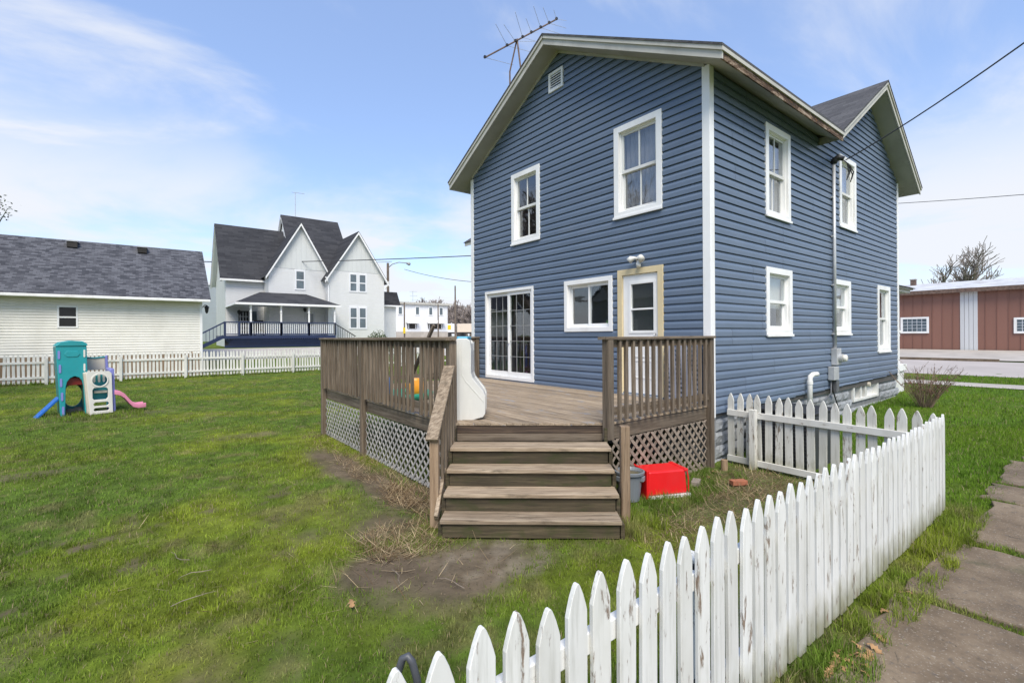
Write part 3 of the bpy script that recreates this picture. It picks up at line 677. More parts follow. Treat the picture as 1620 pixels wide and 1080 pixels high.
# gable vent
r = (2.99, 3.40, 6.78, 7.17)
c = rect_frame(MB(), G, r, (.05, .05, .05, .05), .0, .045).build('gable_vent', 'trim', house, bevel=.004)
wbox(MB(), G, r[0] + .04, r[1] - .04, r[2] + .04, r[3] - .04, .0, .008).build('vent_back', 'dark', c)
for q in range(6):
    z = r[2] + .06 + q * .048
    MB().add([G(a, o, zz) for a in (r[0] + .05, r[1] - .05) for o, zz in ((.04, z), (.015, z + .032), (.012, z + .026), (.037, z - .006))], [(0, 1, 2, 3), (7, 6, 5, 4), (0, 4, 5, 1), (1, 5, 6, 2), (2, 6, 7, 3), (3, 7, 4, 0)]).build('louvre', 'trim', c)

# roofs
def chev(f, y0, y1, ym, d0, d1):
    pts = [y0] + ([ym] if y0 < ym < y1 else []) + [y1]
    return [(y, f(y) - d0) for y in pts] + [(y, f(y) - d1) for y in reversed(pts)]
FX = lambda a, b, d: (d, a, b)
FY = lambda a, b, d: (a, d, b)
MB().prism(chev(ZT, .01, 6.74, 3.15, 0, .035), FX, -.435, 6.9).build('roof', 'shing', house)
MB().prism(chev(ZT, -.44, .009, 3.15, 0, .035), FX, -.435, 4.1).build('roof', 'shing', house)
MB().prism(chev(ZT, .0, 6.70, 3.15, .036, .19), FX, -.375, 4.4).build('soffit', 'soffit', house)
MB().prism(chev(ZT, -.39, -.001, 3.15, .036, .19), FX, -.375, 4.08).build('soffit', 'soffit', house)
for lo, hi in ((-.42, 3.149), (3.151, 6.72)):
    MB().prism(chev(ZT, lo, hi, 3.15, .036, .205), FX, -.40, -.376).build('rake_board', 'fascia', house)
    MB().prism(chev(ZT, lo - .015, hi + .0, 3.15, .0355, .095), FX, -.425, -.401).build('rake_moulding', 'fascia', house)
    MB().prism(chev(ZT, max(lo, .05), min(hi, 6.25), 3.15, .19, .235), FX, -.032, -.004).build('frieze_board', 'fascia', house)
MB().box(-.399, 4.09, -.415, -.391, 5.60, 5.735).build('fascia_board', 'rot', house)
MB().box(-.42, 4.1, -.438, -.4155, 5.70, 5.755).build('eave_moulding', 'fascia', house)
MB().box(-.399, 4.3, 6.701, 6.725, 5.60, 5.76).build('fascia_board', 'fascia', house)
MB().prism(chev(ZX, 4.02, 9.88, 6.95, 0, .035), FY, -.435, 13.1).build('roof', 'shing', house)
MB().prism(chev(ZX, 4.07, 9.83, 6.95, .036, .19), FY, -.375, 13.0).build('soffit', 'soffit', house)
for lo, hi in ((4.04, 6.949), (6.951, 9.86)):
    MB().prism(chev(ZX, lo, hi, 6.95, .036, .205), FY, -.40, -.376).build('rake_board', 'fascia', house)
    MB().prism(chev(ZX, lo, hi + .01, 6.95, .0355, .095), FY, -.425, -.401).build('rake_moulding', 'fascia', house)
MB().box(9.831, 9.855, -.39, 13, 5.63, 5.79).build('fascia_board', 'fascia', house)
MB().box(4.045, 4.069, 6.9, 13.05, 5.63, 5.79).build('fascia_board', 'fascia', house)

# foundation of rock faced blocks
blk = []
for q in range(5):
    mb = MB(); nx, nz = 7, 4; L, H = .395, .19; rr = random.Random(q)
    vs = []
    for j in range(nz + 1):
        for i in range(nx + 1):
            e = i in (0, nx) or j in (0, nz); vs.append((L * i / nx, -(.004 if e else .018 + rr.random() * .028), H * j / nz))
    mb.add(vs, [(j * (nx + 1) + i, j * (nx + 1) + i + 1, (j + 1) * (nx + 1) + i + 1, (j + 1) * (nx + 1) + i) for j in range(nz) for i in range(nx)])
    mb.box(0, L, .0, .12, 0, H); blk.append(mb.mesh('block', 'block'))
fo = MB(); fo.box(.06, 6.04, .06, .3, -.3, .80).box(7.84, SW - .02, .06, .3, -.3, .86).box(6.04, 7.84, .06, .3, -.3, .38).box(.05, .3, .3, GW, -.3, .7)
fo = fo.build('foundation', 'mortar', house)
for j in range(6):
    z = .64 - j * .2 + .02
    for i in range(-1, 24):
        x = i * .4 + (.2 if j % 2 else 0) + .02
        zz = z + .012 * x * 0
        if x < -.1 or x + .4 > SW + .25: continue
        if 6.04 - .35 < x < 7.80 and z > .20: continue
        if zz + .19 < gzf(x, -.1) - .05: continue
        inst('block', blk[(i * 3 + j * 2) % 5], fo, (x, .06 if x >= 0 else .05, zz))
for i in range(2):
    for j in range(4): inst('block', blk[(i + j) % 5], fo, (.055, .42 + .4 * i + .0, .64 - .2 * j + .02), Rz(-math.pi / 2))
# basement window in its recess
c = rect_frame(MB(), S, (6.06, 7.83, .38, .84), (.07, .07, .05, .05), -.2, -.02).build('basement_window', 'oldtrim', house)
wbox(MB(), S, 6.6, 6.72, .40, .80, -.18, -.05).build('mullion', 'oldtrim', c); wbox(MB(), S, 6.9, 7.02, .40, .80, -.18, -.04).build('mullion', 'oldtrim', c)
for a, b in ((6.13, 6.6), (6.72, 6.9), (7.02, 7.76)): wbox(MB(), S, a + .001, b - .001, .43, .79, -.16, -.15).build('pane', 'glass', c)
wbox(MB(), S, 7.3, 7.76, .431, .789, -.149, -.12).build('shutter_board', 'oldtrim', c)
MB().tube([S(7.02, .03, .72), S(7.02, -.05, .72)], .05, 12).build('vent_cap', 'p_beige', c)

# front porch seen past the front corner
c = MB().box(SW + .02, 11.1, .1, 4.2, 3.08, 3.16).box(SW + .02, 11.16, .04, 4.25, 3.161, 3.20).build('porch_roof', 'fascia', house)
MB().prism([(.0, 3.201), (4.3, 3.201), (4.3, 3.22), (2.1, 3.55), (.0, 3.22)], lambda a, b, d: (d, a, b), SW + .02, 11.2).build('porch_shingles', 'shing', c)
for y in (.3, 4.0):
    p = MB().box(10.5, 10.62, y - .06, y + .06, 1.05, 3.079).build('porch_post', 'trim', c); MB().box(10.46, 10.66, y - .1, y + .1, 1.93, 2.0).build('post_collar', 'trim', p)
MB().box(SW + .03, 10.8, .12, 4.2, .86, 1.04).build('porch_floor', 'trim', c)
MB().box(SW + .05, 10.7, .16, 4.1, -.1, .855).build('porch_base', 'oldtrim', c)
MB().box(SW + .05, 10.45, .2, .24, 1.1, 1.8).box(SW + .05, 10.45, .19, .25, 1.83, 1.9).build('porch_rail', 'trim', c)

# lamp, meter, conduit, pipe on the walls
t = thing('security_light', 'white twin floodlight above the cream framed rear door', 'light', G(1.22, .02, 3.17))
MB().tube([G(1.22, .015, 3.17), G(1.22, .05, 3.17)], .055, 16).build('base_plate', 'p_toywhite', t, smooth=True)
for s in (-1, 1): MB().tube([G(1.22, .05, 3.17), G(1.22 + s * .04, .09, 3.19), G(1.22 + s * .09, .12, 3.18), G(1.22 + s * .13, .14, 3.14)], [.014, .02, .05, .055], 12).build('lamp_head', 'p_toywhite', t, smooth=True)
MB().tube([G(1.20, .05, 3.14), G(1.19, .09, 3.08), G(1.18, .1, 3.03)], [.03, .042, .035], 12).build('motion_sensor', 'p_toywhite', t, smooth=True)

t = thing('electric_service', 'grey electric meter, boxes and conduit mast on the blue side wall', 'meter', (4.72, -.05, .75))
MB().tube([S(4.70, .06, 1.62), S(4.70, .06, 5.42)], .032, 12).build('conduit', 'galv', t, smooth=True)
for z in (1.9, 2.9, 3.9, 4.7): MB().box(4.64, 4.76, -.062, -.02, z, z + .03).build('strap', 'galv', t)
MB().tube([S(4.70, .06, 5.40), S(4.70, .07, 5.47), S(4.72, .13, 5.52), S(4.76, .22, 5.47)], [.05, .065, .06, .045], 12).build('weatherhead', 'black', t, smooth=True)
for q in range(5):
    e = Vector(S(4.85 + q * .07, .24, 5.05 + .07 * (q % 3))); s_ = Vector(S(4.76, .2, 5.46))
    MB().tube([s_, s_ + Vector((.05 + .02 * q, -.06, -.08)), e + Vector((.02, -.03, .15)), e], .011, 6).build('service_lead', 'black', t)
MB().box(4.60, 4.84, -.13, -.02, 1.28, 1.62).build('meter_base', 'galv', t, bevel=.008)
c = MB().tube([S(4.74, .13, 1.42), S(4.74, .19, 1.42)], .085, 20).build('meter_ring', 'galv', t, smooth=False)
MB().tube([S(4.74, .19, 1.42), S(4.74, .25, 1.42), S(4.74, .262, 1.42)], [.07, .068, .05], 20).build('meter_glass', 'p_offwhite', c, smooth=True)
MB().box(4.42, 4.68, -.14, -.022, .98, 1.25).build('disconnect_box', 'galv', t, bevel=.01)
MB().box(4.60, 4.74, -.12, -.022, .72, .965).build('utility_box', 'ac', t, bevel=.008)
MB().tube([S(4.52, .06, .98), S(4.55, .07, .75), S(4.70, .1, .45), S(4.78, .12, .1)], .013, 6).build('ground_wire', 'black', t)
MB().tube([S(4.48, .06, .98), S(4.40, .08, .72), S(4.1, .07, .60), S(3.6, .06, .60)], .014, 6).build('flexible_conduit', 'ac', t)

t = thing('vent_pipe', 'white plastic elbow vent pipe on the blue side wall', 'pipe', (3.3, -.1, .5))
MB().tube([S(3.3, .1, .45), S(3.3, .1, 1.05), S(3.31, .105, 1.12), S(3.36, .13, 1.16), S(3.46, .17, 1.165)], .045, 14).build('pipe', 'pipe', t, smooth=True)
MB().tube([S(3.3, .1, .98), S(3.3, .1, 1.04)], .053, 14).build('coupling', 'pipe', t)
t = thing('air_conditioner', 'dark grey outdoor air conditioner behind the short fence', 'air conditioner', (1.25, -.7, 0))
MB().box(.72, 1.62, -1.06, -.24, .0, .78).build('casing', 'acdark', t, bevel=.03)
for q in range(12): MB().box(.705, .719, -1.0, -.3, .1 + q * .052, .125 + q * .052).build('louvre', 'acdark', t)
MB().box(.70, 1.64, -1.08, -.22, .782, .82).build('top', 'black', t, bevel=.01)

# service drop and power lines
def wire(name, pts, r, label):
    return tag(MB().tube(pts, r, 6).build(name, 'cable'), label, 'cable')
def sag(p, q, s, n=18): return [tuple(Vector(p).lerp(Vector(q), i / n) - Vector((0, 0, s * 4 * (i / n) * (1 - i / n)))) for i in range(n + 1)]
e = at_d(1620, 38, 6.2); p0 = Vector(S(4.8, .24, 5.45)); e = p0 + (e - p0) * 2.2
wire('service_wire', sag(p0, e, .25), .011, 'twisted service cable running from the weatherhead over the street side')
wire('power_line', sag(at_d(1300, 328, 70), at_d(1760, 296, 45), .2), .035, 'single overhead line beyond the front porch')
wire('power_line', sag(at_d(200, 412, 50), at_d(900, 396, 34), .45), .035, 'thick overhead line crossing the white farmhouse gables')
wire('power_line', sag(at_d(200, 405, 60), at_d(620, 414, 55), .5), .022, 'thin overhead line behind the thick one')
wire('power_line', sag(at_d(640, 426, 60), at_d(860, 444, 50), .8), .03, 'sagging line hanging from the street lamp arm')

# antenna tower
t = thing('antenna_tower', 'rusty lattice tower carrying a long television antenna beside the house', 'antenna', (2.2, 7.2, 0))
mx, my = at_d(818, 60, 14).xy; top = at_d(818, 62, 14).z
legs = [(math.cos(a) * .22, math.sin(a) * .22) for a in (0.3, 2.4, 4.5)]
for lx, ly in legs: MB().tube([(mx + lx, my + ly, 0), (mx + lx, my + ly, top - .95), (mx, my, top)], .024, 6).build('leg', 'rustmetal', t)
for q in range(22):
    z = .3 + q * .4
    if z < top - 1: MB().tube([(mx + x, my + y, z + (.2 if i % 2 else 0)) for i, (x, y) in enumerate(legs + legs[:1])], .008, 5).build('brace', 'rustmetal', t)
b0_, b1_ = at_d(766, 92, 13.6), at_d(882, 30, 14.4)
MB().tube([b0_, b1_], .022, 6).build('boom', 'rustmetal', t)
axu = rgt
els = [(.01, None, (590, 103)), (.30, (784, 38), (838, 82)), (.41, (797, 39), (850, 66)), (.51, (815, 19), (849, 66)), (.63, (832, 29), (850, 52)), (.76, (844, 10), (886, 54)), (.88, (859, 12), (896, 45)), (.985, (876, 16), (896, 33))]
for f, a, b in els:
    p = b0_.lerp(b1_, f); Z = (p - CAM).dot(fwd)
    q1 = at_d(*a, Z - .9) if a else None
    if f < .1: q2 = at_d(812, 103, Z + .9)
    else: q2 = at_d(*b, Z + .9)
    for q in (q1, q2):
        if q is not None: MB().tube([p, q], .006, 5).build('element', 'galv', t)
    MB().box(p.x - .03, p.x + .03, p.y - .03, p.y + .03, p.z - .01, p.z + .05).build('insulator', 'black', t)

# ------------------------------------------------------------------ the deck
deck = thing('wooden_deck', 'weathered grey wooden deck with railings, lattice skirt and angled stairs', 'deck', (-1.9, 3, 0))
DZ = .90; Q1 = Vector((-2.28, 0, 0)); Q2 = Vector((-3.64, 1.13, 0)); sd_ = (Q2 - Q1).normalized(); so_ = Vector((sd_.y * -1, sd_.x, 0)); so_ = Vector((-.639, -.769, 0))
def ymin(x): return 0. if x > Q1.x else (Q1.x - x) / (Q1.x - Q2.x) * Q2.y
x = -.02; i = 0
while x > -3.66:
    x0 = max(x - .138, -3.665); a, b = ymin(x) - .012, ymin(x0) - .012; e1 = 6.03 + random.uniform(-.004, .004); dz = random.uniform(-.002, .002)
    mb = MB(); mb.prism([(x, a), (x, e1), (x0, e1), (x0, b)], lambda p, q, d: (p, q, d), DZ - .028 + dz, DZ + dz); mb.build('deck_board', 'deck', deck, bevel=.003)
    x -= .1435; i += 1
MB().box(-3.655, -3.617, 1.2, 6.0, .70, .868).build('rim_joist', 'wood_y', deck, bevel=.004)
MB().box(-2.22, -.03, .0, .036, .70, .868).build('rim_joist', 'wood_x', deck, bevel=.004)
MB().box(-3.6, -.05, 5.97, 6.0, .70, .868).build('rim_joist', 'wood_x', deck)
for x in np.arange(-3.2, -.2, .4): MB().box(x, x + .04, max(.06, ymin(x) + .12), 5.95, .72, .866).build('joist', 'wood_y', deck)
def stair(s, o, z): p = Q1 + sd_ * s + so_ * o; return (p.x, p.y, z)
def sbox(s0, s1, o0, o1, z0, z1, name, mat, bev=.004):
    L = s1 - s0; mb = MB().box(0, L, 0, o1 - o0, z0, z1); ang = math.atan2(sd_.y, sd_.x)
    # local x along the stair edge, local -y outwards
    mb = MB(lambda a, b, c: (a, -b if False else b, c)).box(0, L, 0, o1 - o0, 0, z1 - z0)
    org = stair(s0, o0, z0); rot = Matrix((sd_, so_, (0, 0, 1))).transposed()
    return mb.build(name, mat, deck, org, rot, bevel=bev)
sbox(.03, 1.74, -.035, .0, .782, .868, 'rim_joist', 'rim_rot'); sbox(.03, 1.74, -.03, .01, .69, .779, 'rim_joist', 'wood_x')
fr_ = [1.075, .865, .645, .435]
for n_, o1 in enumerate(fr_):
    z = .178 * (n_ + 1); bk = o1 - .30
    sbox(.025 + random.uniform(-.01, .01), 1.755 + random.uniform(-.01, .01), bk, o1, z - .038, z, 'stair_tread', 'tread', .006)
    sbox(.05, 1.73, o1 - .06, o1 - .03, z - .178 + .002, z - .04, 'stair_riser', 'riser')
for s in (.0, 1.735):
    mb = MB(); rot = Matrix((sd_, so_, (0, 0, 1))).transposed()
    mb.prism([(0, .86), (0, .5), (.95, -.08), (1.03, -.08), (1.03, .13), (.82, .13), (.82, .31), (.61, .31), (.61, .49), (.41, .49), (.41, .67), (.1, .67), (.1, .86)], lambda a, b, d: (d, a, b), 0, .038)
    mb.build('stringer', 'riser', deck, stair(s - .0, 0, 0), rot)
# posts
def post(x, y, z0, z1, w, mat='wood_z', name='post', rz=0): return MB().box(-w / 2, w / 2, -w / 2, w / 2, 0, z1 - z0).build(name, mat, deck, (x, y, z0), Rz(rz), bevel=.005)
CAP = 1.865
post(-3.705, 6.0, 0, CAP, .09); post(-3.705, 3.88, 0, CAP, .09); post(-3.66, 1.16, .0, CAP, .095); post(-2.30, -.05, .72, CAP, .095); post(-.075, -.03, 0.0, CAP, .09); post(-.08, 6.0, .9, CAP, .09)
ang = math.atan2(sd_.y, sd_.x)
PL = Vector(stair(1.768 + .09, .74, 0)); PR = Vector(stair(-.07, .70, 0))
post(PL.x, PL.y, -.05, .93, .09, 'post_tan', 'stair_post', ang); post(PR.x, PR.y, -.05, 1.0, .09, 'post_tan', 'stair_post', ang)
# caps and rails
MB().box(-3.775, -3.635, 1.08, 6.06, CAP, CAP + .034).build('rail_cap', 'wood_y', deck, bevel=.005)
MB().box(-2.38, -.02, -.10, .035, CAP, CAP + .034).build('rail_cap', 'wood_x', deck, bevel=.005)
MB().box(-3.63, -.03, 5.93, 6.06, CAP, CAP + .034).build('rail_cap', 'wood_x', deck, bevel=.005)
for z in (.985, 1.775):
    for a, b in ((1.21, 3.83), (3.93, 5.95)): MB().box(-3.70, -3.662, a, b, z, z + .088).build('rail', 'wood_y', deck)
    MB().box(-2.25, -.125, -.04, -.002, z, z + .088).build('rail', 'wood_x', deck)
    MB().box(-3.655, -.13, 5.98, 6.018, z, z + .088).build('rail', 'wood_x', deck)
pk = MB().box(-.019, .019, -.019, .019, 0, .93).mesh('picket', 'wood_z')
def picket(x, y, z=.93, rx=0., ry=0., rz=0.): return inst('picket', pk, deck, (x, y, z), Matrix.Rotation(rx, 3, 'X') @ Matrix.Rotation(ry, 3, 'Y') @ Rz(rz))
for a, b, n in ((3.88, 6.0, 17), (1.16, 3.88, 21)):
    for q in range(1, n):
        y = a + (b - a) * q / n
        if n == 21 and q == 6: continue
        jit = .012 if n == 17 else .02
        picket(-3.722, y + random.uniform(-.008, .008), .93 + random.uniform(-.015, .01), random.gauss(0, jit), 0, random.gauss(0, .12))
for q in range(1, 16): picket(-.12 - 2.13 * q / 16 + random.uniform(-.006, .006), -.062, .925 + random.uniform(-.01, .01), 0, random.gauss(0, .006), random.gauss(0, .1))
for q in range(1, 25): picket(-.15 - 3.5 * q / 25, 6.04, .93, 0, random.gauss(0, .01))
picket(-3.60, 2.42, 1.28, .55, .15)
# stair rail
h0 = Vector((-3.72, 1.10, 1.57)); h1 = PL + Vector((-.01, -.0, .955)); h1.z = .945
mb = MB().bar(h0, h1 + (h1 - h0).normalized() * .1, .13, .036); mb.build('handrail', 'tread', deck, bevel=.006)
b0v = Vector(stair(1.80, .06, .80)); b1v = Vector(stair(1.81, .93, .14))
MB().bar(b0v, b1v, .04, .08).build('stair_rail', 'tread', deck, bevel=.005)
for q in range(5):
    f = .1 + q * .17; a = h0.lerp(h1, f); zb = b0v.z + (b1v.z - b0v.z) * f - .05
    MB().box(-.019, .019, -.019, .019, 0, a.z - .02 - zb).build('picket', 'wood_z', deck, (a.x + .04, a.y - .03, zb), Rz(ang))
# lattice skirts: each slat its own piece
def lattice(parent, W, a0, a1, z0, z1, mat, sp=.104, w=.029):
    for layer, sg in ((0, 1), (1, -1)):
        c0 = a0 - (z1 - z0) if sg > 0 else a0; c = c0 + random.uniform(0, sp)
        while c < (a1 if sg > 0 else a1 + (z1 - z0)):
            # line a = c + sg*(z - z0)
            ts = sorted(((a0 - c) * sg, (a1 - c) * sg)); t0, t1 = max(0, ts[0]), min(z1 - z0, ts[1])
            if t1 - t0 > .04:
                h = w * .707
                pts = [(c + sg * t0 - h, z0 + t0), (c + sg * t0 + h, z0 + t0), (c + sg * t1 + h, z0 + t1), (c + sg * t1 - h, z0 + t1)]
                pts = [(min(max(a, a0), a1), z) for a, z in pts]
                o = .001 + layer * .0075
                MB().prism(pts, lambda a, b, d: W(a, d, b), o, o + .007).build('lattice_slat', mat, parent)
            c += sp * 1.414
GL = lambda a, o, z: (-3.672 - o, a, z); SLt = lambda a, o, z: (a, -.002 - o, z)
for a, b in ((1.22, 3.83), (3.93, 5.95)):
    pn = MB().box(-3.671, -3.66, a, b, .02, .055).build('lattice_panel', 'lat_w', deck); lattice(pn, GL, a, b, .01, .695, 'lat_w')
pn = MB().box(-2.24, -.13, .002, .012, .0, .05).build('lattice_panel', 'lat_b', deck); lattice(pn, SLt, -2.26, -.125, .0, .695, 'lat_b', .105, .04)
# blue grey lattice leaning against the wall behind the right railing
t = thing('lattice_sheet', 'blue grey square lattice sheet leaning on the wall beside the rear door', 'lattice', (-.12, .35, .9))
tilt = Matrix.Rotation(-.07, 3, 'Y')
for q in range(9): MB().box(-.004, .004, -.018, .018, 0, .93).build('slat', 'lat_blue', t, (-.10, .10 + q * .068, .905), tilt)
for q in range(13): MB().box(-.012, -.005, .08, .68, -.018, .018).build('slat', 'lat_blue', t, (-.10 - .0 + math.sin(.07) * -.0 - .0 + .0, 0, .94 + q * .07), None)

# ------------------------------------------------------------------ picket fences
def picket_mesh(h, w, t, mat, seed, name='picket'):
    r_ = random.Random(seed); j = lambda s: r_.uniform(-s, s)
    half = [(w / 2, 0), (w / 2 + j(.001), h * .45), (w / 2, h - .105), (w * .43, h - .082), (w * .30, h - .045), (w * .14, h - .012), (w * .05, h)]
    poly = half + [(-a, b) for a, b in reversed(half)]
    mb = MB().prism(poly, lambda a, b, d: (a, d, b), -t / 2, t / 2)
    me = mb.mesh(name, mat)
    import bmesh
    b = bmesh.new(); b.from_mesh(me); bmesh.ops.bevel(b, geom=[e for e in b.edges if e.calc_face_angle(0) > .8], offset=.0022, segments=1, affect='EDGES'); b.to_mesh(me); b.free()
    return me
fence = thing('picket_fence', 'white picket fence with peeling paint running along the sidewalk', 'fence', (-3, -2.49, 0))
FY0 = -2.505
pms = [picket_mesh(1.06 - .045, .095, .02, 'picket', q) for q in range(4)]
x = .185; k = 0
while x > -7.2:
    bad = abs(x + 5.49) < .06
    inst('picket', pms[k % 4], fence, (x + random.uniform(-.002, .002), FY0 + random.uniform(-.001, .001), .035 + random.uniform(-.012, .012) + (-.03 if bad else 0)),
         Matrix.Rotation(random.gauss(0, .003), 3, 'Y') @ Matrix.Rotation(random.gauss(0, .002), 3, 'X') @ Rz(random.gauss(0, .012)))
    x -= .1345; k += 1
for z in (.26, .80):
    for a, b in ((-7.2, -4.53), (-4.49, -2.3), (-2.29, .22)): MB().box(a, b, FY0 + .014, FY0 + .052, z - .042 + random.uniform(-.01, .01), z + .042).build('rail', 'rail', fence, bevel=.004)
for x in (-6.6, -4.43, -2.25, .17): MB().box(x - .043, x + .043, FY0 + .056, FY0 + .142, -.1, .86).build('post', 'picket', fence, bevel=.006)
for z in (.26, .80): MB().box(-4.56, -4.46, FY0 + .053, FY0 + .06, z - .05, z + .05).build('hinge', 'black', fence)
fence2 = thing('picket_fence', 'short weathered picket fence returning from the sidewalk fence to the house', 'fence', (.26, -1.2, 0))
pm2 = [picket_mesh(1.03, .092, .02, 'picket_old', 20 + q) for q in range(4)]
FA, FB = Vector((.33, -.12, 0)), Vector((.225, -2.42, 0)); fd = (FB - FA).normalized(); fa = math.atan2(fd.y, fd.x)
for q in range(18):
    p = FA.lerp(FB, q / 17.)
    inst('picket', pm2[q % 4], fence2, (p.x + .026, p.y, .03 + random.uniform(-.012, .012)), Matrix.Rotation(random.gauss(0, .012), 3, 'X') @ Rz(fa + random.gauss(0, .02)))
for z in (.10, .77):
    MB().bar((FA.x - .005, FA.y + .04, z), (FB.x - .005, FB.y, z), .036, .085).build('rail', 'rail_y', fence2, bevel=.004)
for f in (.16, .97):
    p = FA.lerp(FB, f); MB().box(p.x - .105, p.x - .026, p.y - .043, p.y + .043, -.05, .86).build('post', 'picket_old', fence2, bevel=.006)
fence3 = thing('picket_fence', 'long white picket fence in front of the garage and farmhouse', 'fence', (-5, 24, 0))
pm3 = [picket_mesh(1.19, .088, .02, 'far_picket', 40 + q) for q in range(3)]
x = -14.5; k = 0
while x < 9.2:
    inst('picket', pm3[k % 3], fence3, (x, 24.0, .07 + random.uniform(-.015, .015)), Matrix.Rotation(random.gauss(0, .012), 3, 'Y')); x += .142; k += 1
for z in (.30, .92):
    for a in np.arange(-14.5, 9, 2.4): MB().box(a + .002, a + 2.398, 23.948, 23.986, z - .045, z + .045).build('rail', 'far_picket', fence3)
for a in np.arange(-14.5, 9.3, 2.4): MB().box(a - .05, a + .05, 23.85, 23.945, -.05, 1.1).build('post', 'far_picket', fence3)
tag(MB().box(-4.72, -4.6, 24.1, 24.22, 0, 1.25).build('fence_post', 'post_tan'), 'brown wooden post behind the long picket fence', 'post')

# ------------------------------------------------------------------ garage
gar = thing('garage', 'long white sided garage with dark shingle roof behind the picket fence', 'garage', (-9, 26, 0))
GY = 26.0; GR = -4.05; GLx = -17.
GWl = lambda a, o, z: (a, GY - o, z)
gw = (-9.58, -8.87, 2.40, 3.42)
mb = MB(); z = 1.1
while z < 3.98:
    iv = [(GLx, GR - .1)]
    if gw[2] - .02 < z + .06 < gw[3]: iv = sub(iv, gw[0] + .04, gw[1] - .04)
    course(GWl, z, lambda q: -99, lambda q: 99, [(a, b, 0, 0) for a, b in iv], None, mb=mb, pr=.125); z += .125
mb.build('siding', 'garage', gar)
wb = MB()
for a, b, c_, d_ in ((GLx, gw[0], .1, 4.), (gw[1], GR, .1, 4.), (gw[0], gw[1], .1, gw[2]), (gw[0], gw[1], gw[3], 4.)): wb.box(a, b, GY + .002, GY + .1, c_, d_)
wb.box(GR - .1, GR, GY + .1, 33.5, .1, 4.).box(GLx, GR, 33.4, 33.5, .1, 4.)
wb.prism([(GY, 4.0), (33.5, 4.0), (29.75, 6.7)], lambda a, b, d: (d, a, b), GR - .1, GR); wb.build('wall', 'garage', gar)
MB().box(GLx, GR + .005, GY - .012, GY + .001, -.1, 1.09).build('foundation', 'post_tan', gar)
MB().box(GR - .1, GR + .012, GY - .03, GY + .1, .15, 4.0).build('corner_board', 'trim', gar)
RZ = lambda y: 7.0 - .72 * abs(y - 29.75)
MB().prism(chev(RZ, 25.5, 34.0, 29.75, 0, .05), FX, GLx - .4, GR + .35).build('roof', 'shing_x', gar)
MB().prism(chev(RZ, 25.58, 33.9, 29.75, .051, .17), FX, GLx - .3, GR + .28).build('soffit', 'garage', gar)
MB().box(GLx - .4, GR + .33, 25.44, 25.56, 3.76, 3.89).build('gutter', 'trim', gar, bevel=.02)
for px, py in ((115, 386), (225, 395)):
    p = at_y(px, py, 29.3); c = MB().box(p.x - .2, p.x + .2, 29.0, 29.5, RZ(29.2) - .05, RZ(29.2) + .24).build('roof_vent', 'dark', gar); MB().box(p.x - .23, p.x + .23, 28.97, 29.53, RZ(29.2) + .241, RZ(29.2) + .30).build('vent_cap', 'galv', c)
c = rect_frame(MB(), GWl, gw, (.07, .07, .07, .07), -.02, .03).build('window', 'trim', gar)
wbox(MB(), GWl, gw[0] + .07, gw[1] - .07, 2.86, 2.93, -.03, .02).build('meeting_rail', 'trim', c)
wbox(MB(), GWl, gw[0] + .071, gw[1] - .071, 2.4705, 2.8595, -.03, -.025).build('pane', 'dim_glass', c); wbox(MB(), GWl, gw[0] + .071, gw[1] - .071, 2.9305, 3.3495, -.02, -.015).build('pane', 'dim_glass', c)
wbox(MB(), GWl, gw[0] - .1, gw[1] + .1, 2.3, 2.8, -.3, -.28).build('inner_board', 'post_tan', c)
MB().box(GLx + .2, GR - .2, GY + .4, GY + .45, .2, 4.0).build('inner_wall', 'dark', gar)
t = thing('wall_lantern', 'black lantern on the end wall corner of the garage', 'lantern', (GR + .15, GY + .1, 3.3))
MB().tube([(GR + .02, GY + .1, 3.5), (GR + .15, GY + .1, 3.65), (GR + .22, GY + .1, 3.62)], .02, 6).build('arm', 'black', t)
MB().lathe([(.03, 3.2), (.07, 3.28), (.1, 3.5), (.13, 3.52), (.02, 3.64)], 8, (GR + .22, GY + .1)).build('lamp', 'black', t)

